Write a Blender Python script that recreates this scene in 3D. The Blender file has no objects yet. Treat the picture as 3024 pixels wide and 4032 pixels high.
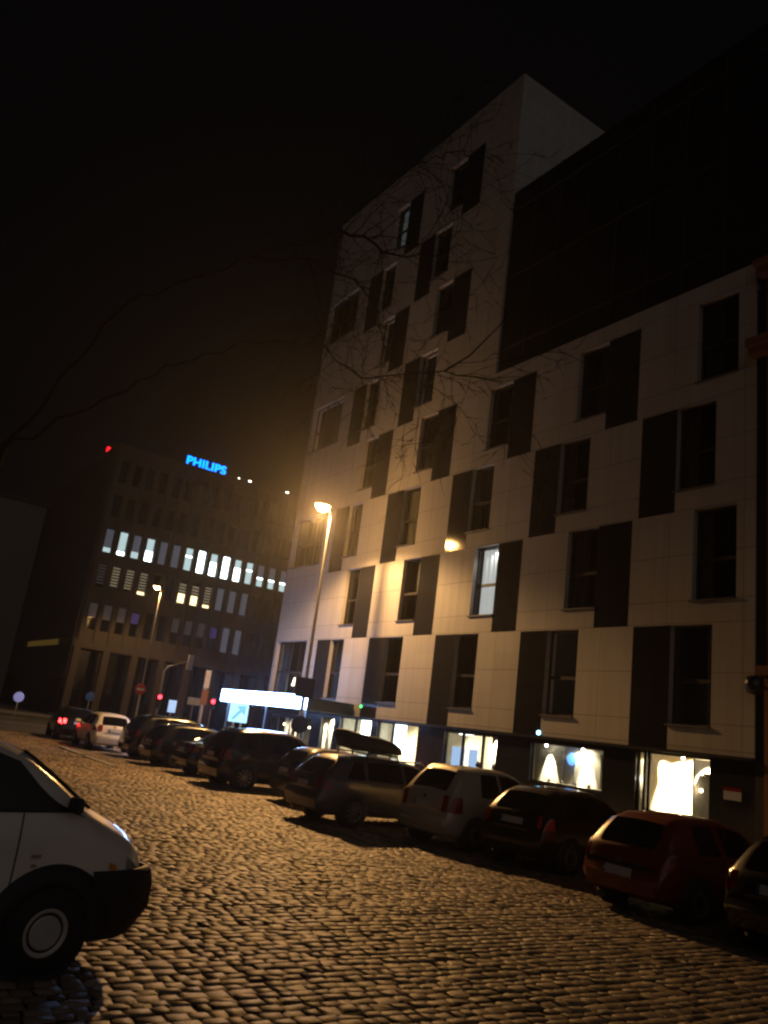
import bpy, bmesh, math, random
import numpy as np
from mathutils import Matrix, Vector
R = math.radians
random.seed(7); rng = np.random.default_rng(7)
sc = bpy.context.scene
col = sc.collection

# ------------------------------------------------------------------ camera
cd = bpy.data.cameras.new('camera'); cam = bpy.data.objects.new('camera', cd); col.objects.link(cam)
pitch, roll, yaw = R(15.27361551), R(7.50730825), R(-57.39637072)
fw = Vector((math.sin(yaw)*math.cos(pitch), math.cos(yaw)*math.cos(pitch), math.sin(pitch)))
r0 = Vector((math.cos(yaw), -math.sin(yaw), 0)); u0 = r0.cross(fw)
rr = math.cos(roll)*r0 + math.sin(roll)*u0; uu = -math.sin(roll)*r0 + math.cos(roll)*u0
cam.matrix_world = Matrix(((rr.x, uu.x, -fw.x, 0), (rr.y, uu.y, -fw.y, 0), (rr.z, uu.z, -fw.z, 2.05), (0, 0, 0, 1)))
cd.sensor_fit = 'HORIZONTAL'; cd.sensor_width = 36; cd.lens = 36*3176.92/3024
cd.clip_start = 0.1; cd.clip_end = 3000
sc.camera = cam
# ------------------------------------------------------------------ night sky
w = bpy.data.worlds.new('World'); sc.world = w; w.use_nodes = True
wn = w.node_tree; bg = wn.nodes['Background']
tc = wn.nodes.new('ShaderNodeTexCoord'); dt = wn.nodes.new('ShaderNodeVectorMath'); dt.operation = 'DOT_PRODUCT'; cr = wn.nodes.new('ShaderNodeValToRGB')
dt.inputs[1].default_value = (.98, -.18, .05)           # glow added to the unseen sky behind the viewer, as fill light
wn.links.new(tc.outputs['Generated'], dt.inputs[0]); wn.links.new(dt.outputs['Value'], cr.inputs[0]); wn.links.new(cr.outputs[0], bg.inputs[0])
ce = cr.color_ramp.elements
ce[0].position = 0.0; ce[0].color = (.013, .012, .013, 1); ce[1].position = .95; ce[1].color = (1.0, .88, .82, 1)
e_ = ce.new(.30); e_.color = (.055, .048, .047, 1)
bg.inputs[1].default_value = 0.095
# ------------------------------------------------------------------ exposure
sc.view_settings.view_transform = 'Standard'; sc.view_settings.look = 'None'
sc.view_settings.exposure = 0.0; sc.view_settings.gamma = 1; sc.view_settings.use_curve_mapping = False
sc.render.engine = 'CYCLES'
sc.cycles.max_bounces = 6; sc.cycles.diffuse_bounces = 3; sc.cycles.glossy_bounces = 4; sc.cycles.transparent_max_bounces = 10
sc.cycles.volume_bounces = 0; sc.cycles.use_denoising = True; sc.cycles.caustics_reflective = False
sc.cycles.sample_clamp_indirect = 1.0; sc.cycles.sample_clamp_direct = 60.0
sc.cycles.filter_width = 2.4
HAZE_DENSITY = 0.00055

# ------------------------------------------------------------------ materials
M = {}
def nodes(m):
    m.use_nodes = True; return m.node_tree.nodes, m.node_tree.links, m.node_tree.nodes['Principled BSDF']
def pm(name, base, rough=0.6, metal=0.0, var=0.12, scale=6.0, bump=0.0, bscale=40.0, spec=0.5, coat=0.0):
    m = bpy.data.materials.new(name); n, l, p = nodes(m)
    p.inputs['Roughness'].default_value = rough; p.inputs['Metallic'].default_value = metal
    p.inputs['Specular IOR Level'].default_value = spec
    if coat: p.inputs['Coat Weight'].default_value = coat; p.inputs['Coat Roughness'].default_value = 0.05
    t = n.new('ShaderNodeTexCoord'); no = n.new('ShaderNodeTexNoise'); no.inputs['Scale'].default_value = scale; no.inputs['Detail'].default_value = 4
    ra = n.new('ShaderNodeValToRGB')
    ra.color_ramp.elements[0].position = 0.3; ra.color_ramp.elements[1].position = 0.7
    ra.color_ramp.elements[0].color = tuple(c*(1-var) for c in base)+(1,)
    ra.color_ramp.elements[1].color = tuple(min(1, c*(1+var)) for c in base)+(1,)
    l.new(t.outputs['Object'], no.inputs['Vector']); l.new(no.outputs['Fac'], ra.inputs[0]); l.new(ra.outputs[0], p.inputs['Base Color'])
    if bump:
        n2 = n.new('ShaderNodeTexNoise'); n2.inputs['Scale'].default_value = bscale; b = n.new('ShaderNodeBump'); b.inputs['Strength'].default_value = bump
        b.inputs['Distance'].default_value = 0.02
        l.new(t.outputs['Object'], n2.inputs['Vector']); l.new(n2.outputs['Fac'], b.inputs['Height']); l.new(b.outputs[0], p.inputs['Normal'])
    M[name] = m; return m
def em(name, c, s, base=None):
    m = bpy.data.materials.new(name); n, l, p = nodes(m)
    p.inputs['Base Color'].default_value = (base or tuple(x*.5 for x in c))+(1,)
    p.inputs['Emission Color'].default_value = c+(1,); p.inputs['Emission Strength'].default_value = s
    m.cycles.emission_sampling = 'AUTO' if name in ('lamp_lens', 'sign_light') else 'NONE'
    M[name] = m; return m
def glass(name, tint, transp, rough=0.02):
    m = bpy.data.materials.new(name); m.use_nodes = True; n = m.node_tree.nodes; l = m.node_tree.links
    n.remove(n['Principled BSDF']); out = n['Material Output']
    t = n.new('ShaderNodeBsdfTransparent'); t.inputs[0].default_value = tuple(x*transp for x in tint)+(1,)
    g = n.new('ShaderNodeBsdfGlossy'); g.inputs['Roughness'].default_value = rough; g.inputs[0].default_value = (1, 1, 1, 1)
    fr = n.new('ShaderNodeFresnel'); fr.inputs[0].default_value = 1.5
    tx = n.new('ShaderNodeTexCoord'); no = n.new('ShaderNodeTexNoise'); no.inputs['Scale'].default_value = 1.3
    bp = n.new('ShaderNodeBump'); bp.inputs['Strength'].default_value = 0.05; bp.inputs['Distance'].default_value = 0.02
    l.new(tx.outputs['Object'], no.inputs['Vector']); l.new(no.outputs['Fac'], bp.inputs['Height']); l.new(bp.outputs[0], g.inputs['Normal'])
    mx = n.new('ShaderNodeMixShader'); l.new(fr.outputs[0], mx.inputs[0]); l.new(t.outputs[0], mx.inputs[1]); l.new(g.outputs[0], mx.inputs[2]); l.new(mx.outputs[0], out.inputs[0])
    M[name] = m; return m
pm('steel', (.30, .31, .32), .45, .7); pm('dark_metal', (.035, .036, .04), .35, .3)
pm('frame', (.03, .026, .026), .45); pm('sill', (.10, .09, .085), .5)
pm('panel', (.022, .022, .026), .10, 0, .1, 3, 0.012, 1.2, spec=.6)
pm('dark_cladding', (.014, .015, .018), .28, 0, .2, 2, 0.02, 3)
pm('granite_dark', (.02, .022, .028), .22, 0, .3, 12, 0.01, 2)
pm('roofing', (.05, .05, .05), .9); pm('curtain', (.62, .58, .50), .9, 0, .06, 20)
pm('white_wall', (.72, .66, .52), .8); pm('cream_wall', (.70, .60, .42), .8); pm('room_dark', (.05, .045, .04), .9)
pm('asphalt', (.05, .048, .046), .75, 0, .25, 14, .3, 90); pm('paving', (.17, .16, .15), .75, 0, .2, 9, .2, 30)
pm('kerbstone', (.24, .23, .22), .65, 0, .2, 14, .2, 40); pm('line_paint', (.6, .6, .58), .6, 0, .25, 30, .1, 50)
pm('joint_sand', (.028, .023, .018), .9, 0, .3, 30)
pm('terracotta', (.30, .13, .05), .85, 0, .14, 4, .1, 30); pm('terracotta_trim', (.22, .09, .04), .85, 0, .14, 5)
pm('office_stone', (.065, .052, .039), .8, 0, .12, 3); pm('office_dark', (.014, .013, .013), .7); pm('fins', (.035, .03, .022), .38, .5)
pm('pale_render', (.17, .16, .145), .9); pm('bark', (.018, .015, .013), 1.0, 0, .3, 12, .4, 40, spec=0.0)
pm('tyre', (.012, .012, .013), .8, 0, .2, 30); pm('black_plastic', (.012, .012, .014), .6, 0, .2, 20); pm('chrome', (.6, .6, .6), .2, .9)
pm('alloy', (.42, .42, .43), .35, .8); pm('hubcap_dark', (.13, .125, .12), .5, .3); pm('hubcap', (.5, .48, .45), .5, .2); pm('car_glass', (.006, .006, .007), .04, 0, .1, 3, spec=.6)
pm('plate', (.42, .42, .44), .5); pm('plate_blue', (.02, .05, .3), .5); pm('red_lens', (.20, .008, .008), .12, 0, .2, 30, .2, 120, coat=.5); pm('red_lens_gleam', (.5, .02, .012), .10, 0, .2, 30, .2, 120, coat=.8); pm('clear_lens', (.45, .45, .45), .08, .3, coat=.5)  # second red lens: lamp reflection put into the colour as a brighter red
pm('amber_lens', (.7, .28, .02), .15); pm('sign_red', (.5, .02, .02), .4); pm('sign_blue', (.03, .12, .5), .4); pm('sign_white', (.75, .75, .75), .4)
pm('pole_grey', (.36, .35, .33), .5, .4); pm('pole_white', (.5, .52, .58), .5); pm('bin_dark', (.03, .03, .035), .5)
def paint(name, c, rough=.28, coat=.8, metal=0.0): return pm(name, c, rough, metal, .06, 2, 0, spec=.5, coat=coat)
paint('paint_white_van', (.80, .77, .72), .24); paint('paint_red', (.15, .018, .008), .35); paint('paint_brown', (.022, .014, .009), .28, metal=.3)
paint('paint_silver', (.46, .43, .36), .36, metal=.25); paint('paint_grey', (.11, .11, .12), .32, metal=.3); paint('paint_black', (.008, .008, .010), .22)
paint('paint_navy', (.010, .013, .030), .22); paint('paint_white', (.70, .68, .64), .35); paint('paint_green', (.028, .034, .03), .3, metal=.3); paint('paint_dark', (.010, .009, .009), .25)
glass('pane', (.75, .8, .85), .62); glass('shop_glass', (.95, .97, .95), .93)
em('lamp_lens', (1, .52, .15), 340.); em('lamp_lens_far', (1, .52, .16), 130.)
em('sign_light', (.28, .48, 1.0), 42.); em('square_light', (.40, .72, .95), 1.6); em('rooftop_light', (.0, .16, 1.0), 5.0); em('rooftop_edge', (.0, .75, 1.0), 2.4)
em('red_light', (1, .02, .03), 14.); em('mast_red', (1, .01, .02), 2.2); em('brake_light', (1, .02, .02), 22.); em('floodlight', (1, .93, .8), 9.)
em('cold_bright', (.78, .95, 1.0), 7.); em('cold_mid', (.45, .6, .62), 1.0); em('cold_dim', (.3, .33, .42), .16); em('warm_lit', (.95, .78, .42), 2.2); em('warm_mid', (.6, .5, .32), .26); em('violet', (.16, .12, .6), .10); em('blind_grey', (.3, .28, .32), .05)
em('curtain_lit', (1, .97, .88), .85, (.7, .68, .62)); em('curtain_soft', (.55, .62, .6), .14, (.4, .4, .4)); em('room_glow', (.85, .97, 1.0), 5.0); em('shop_tube', (1, .97, .85), 9.0); em('shop_spot', (1, .96, .86), 30.); em('blue_disc', (.12, .35, 1.0), 2.2); em('blue_spot', (.25, .7, 1.0), 12.); em('green_light', (.08, 1, .2), 3.); em('screen_blue', (.45, .65, 1.0), .95); em('warm_glow', (1, .8, .5), 14.); em('ledge_glow', (1, .62, .10), .045); em('arrow_glow', (.22, .58, .72), 1.1); em('bollard_glow', (.42, .42, .85), .4)

# facade render panels: thin open joints at storey, sill and mid-window height
def facade_mat():
    m = bpy.data.materials.new('facade_panels'); n, l, p = nodes(m)
    p.inputs['Roughness'].default_value = .75
    g = n.new('ShaderNodeNewGeometry'); s = n.new('ShaderNodeSeparateXYZ'); l.new(g.outputs['Position'], s.inputs[0])
    def math_(op, a, b=None):
        x = n.new('ShaderNodeMath'); x.operation = op
        for i, v in enumerate((a, b)):
            if v is None: continue
            if isinstance(v, (int, float)): x.inputs[i].default_value = v
            else: l.new(v, x.inputs[i])
        return x.outputs[0]
    zz = math_('MODULO', math_('SUBTRACT', s.outputs['Z'], 2.72-3.3), 3.3)
    lines = None
    for o in (0.02, .66, 1.98):
        d = math_('LESS_THAN', math_('ABSOLUTE', math_('SUBTRACT', zz, o)), .009)
        lines = d if lines is None else math_('MAXIMUM', lines, d)
    xx = math_('MODULO', math_('ADD', s.outputs['X'], 100.0), 2.36)
    lines = math_('MAXIMUM', lines, math_('LESS_THAN', math_('ABSOLUTE', math_('SUBTRACT', xx, .5)), .007))
    no = n.new('ShaderNodeTexNoise'); no.inputs['Scale'].default_value = .8; no.inputs['Detail'].default_value = 5; l.new(g.outputs['Position'], no.inputs['Vector'])
    ra = n.new('ShaderNodeValToRGB'); ra.color_ramp.elements[0].color = (.40, .375, .345, 1); ra.color_ramp.elements[1].color = (.46, .43, .40, 1); l.new(no.outputs['Fac'], ra.inputs[0])
    cx = math_('FLOOR', math_('DIVIDE', math_('ADD', s.outputs['X'], 99.5), 2.36)); cz = math_('FLOOR', math_('DIVIDE', s.outputs['Z'], 1.32))
    cb = n.new('ShaderNodeCombineXYZ'); l.new(cx, cb.inputs[0]); l.new(cz, cb.inputs[1]); wh = n.new('ShaderNodeTexWhiteNoise'); l.new(cb.outputs[0], wh.inputs['Vector'])
    mp = n.new('ShaderNodeMapping'); mp.inputs['Scale'].default_value = (3.5, 3.5, .16); l.new(g.outputs['Position'], mp.inputs[0]); st = n.new('ShaderNodeTexNoise'); st.inputs['Scale'].default_value = 1.0; st.inputs['Detail'].default_value = 6; l.new(mp.outputs[0], st.inputs['Vector'])
    ton = math_('ADD', math_('MULTIPLY', wh.outputs['Value'], .10), math_('ADD', .74, math_('MULTIPLY', st.outputs['Fac'], .40)))
    tv = n.new('ShaderNodeMixRGB'); tv.blend_type = 'MULTIPLY'; tv.inputs[0].default_value = 1; l.new(ra.outputs[0], tv.inputs[1]); l.new(ton, tv.inputs[2]); ra = tv
    mx = n.new('ShaderNodeMixRGB'); mx.inputs[2].default_value = (.17, .15, .13, 1); l.new(lines, mx.inputs[0]); l.new(ra.outputs[0], mx.inputs[1]); l.new(mx.outputs[0], p.inputs['Base Color'])
    M['facade'] = m
facade_mat()
def cobble_mat():
    m = bpy.data.materials.new('cobbles'); n, l, p = nodes(m)
    g = n.new('ShaderNodeNewGeometry'); t = n.new('ShaderNodeTexCoord')
    ra = n.new('ShaderNodeValToRGB'); ra.color_ramp.elements[0].color = (.115, .085, .062, 1); ra.color_ramp.elements[1].color = (.36, .28, .205, 1)
    l.new(g.outputs['Random Per Island'], ra.inputs[0])
    no = n.new('ShaderNodeTexNoise'); no.inputs['Scale'].default_value = 45; no.inputs['Detail'].default_value = 4; l.new(t.outputs['Object'], no.inputs['Vector'])
    no2 = n.new('ShaderNodeTexNoise'); no2.inputs['Scale'].default_value = .9; l.new(t.outputs['Object'], no2.inputs['Vector'])
    mx = n.new('ShaderNodeMixRGB'); mx.blend_type = 'MULTIPLY'; mx.inputs[0].default_value = .6; l.new(ra.outputs[0], mx.inputs[1])
    r2 = n.new('ShaderNodeValToRGB'); r2.color_ramp.elements[0].color = (.5, .5, .5, 1); r2.color_ramp.elements[1].color = (1.2, 1.2, 1.2, 1); l.new(no.outputs['Fac'], r2.inputs[0]); l.new(r2.outputs[0], mx.inputs[2])
    mx2 = n.new('ShaderNodeMixRGB'); mx2.blend_type = 'MULTIPLY'; mx2.inputs[0].default_value = .5; l.new(mx.outputs[0], mx2.inputs[1]); r3 = n.new('ShaderNodeValToRGB'); r3.color_ramp.elements[0].position = .36; r3.color_ramp.elements[1].position = .60; r3.color_ramp.elements[0].color = (.22, .20, .185, 1); r3.color_ramp.elements[1].color = (1, 1, 1, 1)
    no2.inputs['Detail'].default_value = 6; l.new(no2.outputs['Fac'], r3.inputs[0]); l.new(r3.outputs[0], mx2.inputs[2])
    l.new(mx2.outputs[0], p.inputs['Base Color'])
    p.inputs['Roughness'].default_value = .60
    b = n.new('ShaderNodeBump'); b.inputs['Strength'].default_value = .35; b.inputs['Distance'].default_value = .01; l.new(no.outputs['Fac'], b.inputs['Height']); l.new(b.outputs[0], p.inputs['Normal'])
    M['cobbles'] = m
cobble_mat()

# ------------------------------------------------------------------ mesh helpers
class MB:
    def __init__(s): s.v = []; s.f = []
    def add(s, vs, fs):
        o = len(s.v); s.v += [tuple(x) for x in vs]; s.f += [tuple(i+o for i in f) for f in fs]; return s
    def box(s, x0, x1, y0, y1, z0, z1):
        v = [(x, y, z) for z in (z0, z1) for y in (y0, y1) for x in (x0, x1)]
        return s.add(v, [(0, 2, 3, 1), (4, 5, 7, 6), (0, 1, 5, 4), (2, 6, 7, 3), (0, 4, 6, 2), (1, 3, 7, 5)])
    def quad(s, a, b, c, d): return s.add([a, b, c, d], [(0, 1, 2, 3)])
    def tube(s, pts, rad, n=10, cap=True):
        pts = [Vector(p) for p in pts]; rad = rad if isinstance(rad, (list, tuple)) else [rad]*len(pts)
        up = Vector((0, 0, 1)); vs = []; fs = []
        for i, p in enumerate(pts):
            d = (pts[min(i+1, len(pts)-1)]-pts[max(i-1, 0)]).normalized()
            a = d.cross(up if abs(d.z) < .95 else Vector((1, 0, 0))).normalized(); b = d.cross(a)
            for k in range(n):
                t = 2*math.pi*k/n; vs.append(p+(a*math.cos(t)+b*math.sin(t))*rad[i])
        for i in range(len(pts)-1):
            for k in range(n): fs.append((i*n+k, i*n+(k+1) % n, (i+1)*n+(k+1) % n, (i+1)*n+k))
        if cap: fs.append(tuple(range(n-1, -1, -1))); fs.append(tuple((len(pts)-1)*n+k for k in range(n)))
        return s.add(vs, fs)
    def lathe(s, prof, axis='z', n=24, c=(0, 0, 0), sgn=1):   # prof: (radius, height)
        vs = []; fs = []
        for r, h in prof:
            for k in range(n):
                t = 2*math.pi*k/n; a, b = r*math.cos(t), r*math.sin(t)
                vs.append({'z': (c[0]+a, c[1]+b, c[2]+h*sgn), 'x': (c[0]+h*sgn, c[1]+a, c[2]+b), 'y': (c[0]+a, c[1]+h*sgn, c[2]+b)}[axis])
        for i in range(len(prof)-1):
            for k in range(n): fs.append((i*n+k, i*n+(k+1) % n, (i+1)*n+(k+1) % n, (i+1)*n+k))
        return s.add(vs, fs)
    def grid(s, f, na, nb):
        vs = [f(i/na, j/nb) for i in range(na+1) for j in range(nb+1)]
        return s.add(vs, [(i*(nb+1)+j, (i+1)*(nb+1)+j, (i+1)*(nb+1)+j+1, i*(nb+1)+j+1) for i in range(na) for j in range(nb)])
    def build(s, name, mat, parent=None, smooth=False, bevel=0, fixn=True):
        me = bpy.data.meshes.new(name); me.from_pydata(s.v, [], s.f); me.update()
        if fixn:
            bm = bmesh.new(); bm.from_mesh(me); bmesh.ops.recalc_face_normals(bm, faces=bm.faces); bm.to_mesh(me); bm.free()
        if smooth: me.polygons.foreach_set('use_smooth', [True]*len(me.polygons))
        me.materials.append(M[mat] if isinstance(mat, str) else mat)
        o = bpy.data.objects.new(name, me); col.objects.link(o)
        if parent: o.parent = parent
        if bevel:
            b = o.modifiers.new('bevel', 'BEVEL'); b.width = bevel; b.segments = 2; b.limit_method = 'ANGLE'
        return o
def tag(o, label=None, cat=None, group=None, kind=None):
    for k, v in (('label', label), ('category', cat), ('group', group), ('kind', kind)):
        if v: o[k] = v
    return o
def thing(name, label, cat, loc=(0, 0, 0), rz=0, group=None):
    o = bpy.data.objects.new(name, None); col.objects.link(o); o.location = loc; o.rotation_euler = (0, 0, rz); o.empty_display_size = .2
    return tag(o, label, cat, group)
def box(name, mat, dims, parent=None, bevel=0): return MB().box(*dims).build(name, mat, parent, bevel=bevel)
def spot(name, loc, target, power, color, size=120, blend=.4, rad=.1, parent=None):
    d = bpy.data.lights.new(name, 'SPOT'); d.energy = power; d.color = color; d.spot_size = R(size); d.spot_blend = blend; d.shadow_soft_size = rad
    o = bpy.data.objects.new(name, d); col.objects.link(o); o.location = loc
    o.rotation_euler = (Vector(target)-Vector(loc)).to_track_quat('-Z', 'Y').to_euler()
    if parent: o.parent = parent
    return o

# ================================================================== ground
tag(MB().quad((-600, -600, -.10), (400, -600, -.10), (400, 700, -.10), (-600, 700, -.10)).build('ground', 'asphalt'), kind='structure')
tag(box('road', 'asphalt', (-69.5, -41.5, -300, 300, -.09, -.006)), kind='structure')
tag(MB().quad((-41.5, -40, -.05), (40, -40, -.05), (40, 14.0, -.05), (-41.5, 14.0, -.05)).build('road_bed', 'joint_sand'), kind='structure')
def cobbles():
    U = np.array([0, .12, .88, 1.0]); V = np.array([0, .09, .91, 1.0]); V3 = []; F = []
    vs = []; cnt = 0; base = 0
    x = -41.4; rows = []
    while x < -1.2:
        d = rng.uniform(.095, .145); y = -6 + rng.uniform(0, .15) if x > -20 else -10
        wob = rng.uniform(0, 6)
        while y < 13.9:
            ln = rng.uniform(.10, .225)
            # keep what the view cone can reach
            if (y > -.30*x*-1*-1-1.5 or True) and (-y*0.90 < -x*0.05+2.5 or x < -12) and not (x > -6.2 and y < -x*.10):
                rows.append((x, d, y, ln, wob))
            y += ln+rng.uniform(.008, .02)
        x += d+rng.uniform(.008, .018)
    A = np.array(rows); n = len(A)
    gap = 0.0
    h = rng.normal(0, .0034, n); sl = np.where(rng.random(n) < .10, 2.2, .65); tx = rng.normal(0, .014, n)*sl; ty = rng.normal(0, .014, n)*sl
    P = np.zeros((n, 4, 4, 3), np.float32)
    for i in range(4):
        for j in range(4):
            eu = U[i] in (0, 1.0); ev = V[j] in (0, 1.0)
            jx = rng.normal(0, .0065, n); jy = rng.normal(0, .009, n)
            P[:, i, j, 0] = A[:, 0]+A[:, 1]*U[i]+jx+.02*np.sin(A[:, 2]*.9+A[:, 4]*.3)
            P[:, i, j, 1] = A[:, 2]+A[:, 3]*V[j]+jy
            z = np.where(eu | ev, -.013 if (eu and ev) else -.010, .003)+rng.normal(0, .0011, n)
            P[:, i, j, 2] = z+h+(U[i]-.5)*A[:, 1]*tx*2+(V[j]-.5)*A[:, 3]*ty*2+.022*np.sin(A[:, 0]*.35+1)*np.sin(A[:, 2]*.5)+.008*np.sin(A[:, 0]*1.3+A[:, 2]*.7)*np.sin(A[:, 2]*1.7+2)-(rng.random(n) < .06)*.012
    me = bpy.data.meshes.new('cobbled_road')
    q = np.array([(i*4+j, (i+1)*4+j, (i+1)*4+j+1, i*4+j+1) for i in range(3) for j in range(3)])
    L = (np.arange(n)[:, None, None]*16+q[None]).reshape(-1)
    nf = n*9
    me.vertices.add(n*16); me.vertices.foreach_set('co', P.reshape(-1))
    me.loops.add(nf*4); me.loops.foreach_set('vertex_index', L.astype(np.int32))
    me.polygons.add(nf); me.polygons.foreach_set('loop_start', np.arange(0, nf*4, 4, dtype=np.int32))
    me.polygons.foreach_set('use_smooth', np.ones(nf, bool)); me.update(calc_edges=True); me.validate()
    me.materials.append(M['cobbles']); o = bpy.data.objects.new('cobbled_road', me); col.objects.link(o); tag(o, kind='structure')
    print('stones', n)
cobbles()
tag(box('pavement', 'paving', (-41.2, 30, 14.14, 34, -.09, .115)), kind='structure')
kb = MB(); x = -41.5
while x < 12:
    kb.box(x, x+.985, 14.0, 14.14, -.09, .125); x += 1.0
tag(kb.build('kerb', 'kerbstone', bevel=.012), kind='structure')
tag(box('far_pavement', 'paving', (-95, -68.2, -60, 90, -.09, .12)), kind='structure')
tag(box('far_kerb', 'kerbstone', (-68.2, -67.95, 8, 60, -.09, .135)), kind='structure')
lm = MB().box(-33.5, -30.6, 8.15, 8.42, -.017, .034).box(-29.9, -26.6, 8.12, 8.38, -.017, .034)
tag(lm.build('road_marking', 'kerbstone'), kind='structure')
tag(MB().box(-60, -59.8, -20, 12, -.005, -.001).box(-52, -51.85, -20, 12, -.005, -.001).build('lane_marking', 'line_paint'), kind='structure')

# ================================================================== main building
FY = 19.2
FL = [2.62, 6.02, 9.32, 12.62, 15.91, 19.2, 22.5, 25.85, 29.2]
TX0, TX1, WX1, TZ, WZ = -38.85, -23.1, -11.86, 31.45, 16.52
ODD = [(-34.4, -33.15, -31.95), (-29.85, -28.6, -27.3), (-25.15, -23.88, -22.6), (-20.42, -19.15, -17.8), (-15.68, -14.39, -13.08)]   # panel L, panel R = window L, window R
EVEN = [(-32.55, -31.37, -30.1), (-27.92, -26.68, -25.4), (-23.25, -21.94, -20.67), (-18.52, -17.21, -15.89)]                        # window L, panel L, panel R
panels = []; wins = []
for k in range(8):
    z0, z1 = FL[k], FL[k+1]; zt = z1-.02; zs = z0+(.68 if k == 0 else .65)
    tower_only = k >= 4
    if k % 2 == 0:
        wins.append((-38.55 if k else -38.62, -35.45, zs-.05, zt, k))
        for a, b, c in ODD[:2] if tower_only else ODD:
            panels.append((a, b, z0, zt)); wins.append((b, c, zs, zt, k))
    else:
        for a, b, c in EVEN[:2] if tower_only else EVEN:
            wins.append((a, b, zs, zt, k)); panels.append((b, c, z0, zt))
        if not tower_only: wins.append((-13.74, -12.4, zs, zt, k))
B = thing('apartment_building', 'beige panelled corner apartment block with tall tower and staggered dark windows', 'building', (-25, FY, 0))
def bp(x): return x
inv = Vector((25, -FY, 0))
def place(o): o.location = inv; return o     # children keep world coordinates
def wall():
    op = [(a, b, c, d) for a, b, c, d in panels]+[(a, b, c, d) for a, b, c, d, k in wins]
    xs = sorted({TX0, TX1, WX1}|{v for o in op for v in o[:2]}); zs = sorted({FL[0], TZ, WZ}|{v for o in op for v in o[2:]})
    m = MB()
    for i in range(len(xs)-1):
        for j in range(len(zs)-1):
            cx, cz = (xs[i]+xs[i+1])/2, (zs[j]+zs[j+1])/2
            if cx > TX1 and cz > WZ: continue
            if any(a < cx < b and c < cz < d for a, b, c, d in op): continue
            m.quad((xs[i], FY, zs[j]), (xs[i+1], FY, zs[j]), (xs[i+1], FY, zs[j+1]), (xs[i], FY, zs[j+1]))
    for a, b, c, d, k in wins:      # reveals
        dd = .24
        m.quad((a, FY, c), (a, FY+dd, c), (a, FY+dd, d), (a, FY, d)); m.quad((b, FY, c), (b, FY, d), (b, FY+dd, d), (b, FY+dd, c))
        m.quad((a, FY, d), (a, FY+dd, d), (b, FY+dd, d), (b, FY, d)); m.quad((a, FY, c), (b, FY, c), (b, FY+dd, c), (a, FY+dd, c))
    # tower side and back, parapets, underside of the upper storeys
    D = 34.0
    m.quad((TX1, FY, WZ), (TX1, D, WZ), (TX1, D, TZ), (TX1, FY, TZ))
    m.quad((TX0, FY, FL[0]), (TX0, FY, TZ), (TX0, D, TZ), (TX0, D, FL[0]))
    m.quad((TX0, FY, FL[0]), (TX0, D, FL[0]), (WX1, D, FL[0]), (WX1, FY, FL[0]))
    m.quad((TX0, FY, TZ), (TX1, FY, TZ), (TX1, FY+.4, TZ), (TX0, FY+.4, TZ))
    m.quad((TX1, FY, WZ), (WX1, FY, WZ), (WX1, FY+.35, WZ), (TX1, FY+.35, WZ))
    m.quad((WX1, FY, FL[0]), (WX1, D, FL[0]), (WX1, D, WZ), (WX1, FY, WZ))
    return place(m.build('facade_wall', 'facade', B))
wall()
place(box('tower_roof', 'roofing', (TX0+.05, TX1-.05, FY+.4, 34, TZ-.5, TZ-.2), B)); place(box('wing_roof', 'roofing', (TX1, WX1, FY+.36, 34, WZ-.4, WZ-.15), B))
for a, b, c, d in panels:
    place(MB().box(a+.004, b-.004, FY+.003, FY+.05, c+.004, d-.004).build('dark_panel', 'panel', B))
LIT = {(-23.25, 1)}
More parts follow.
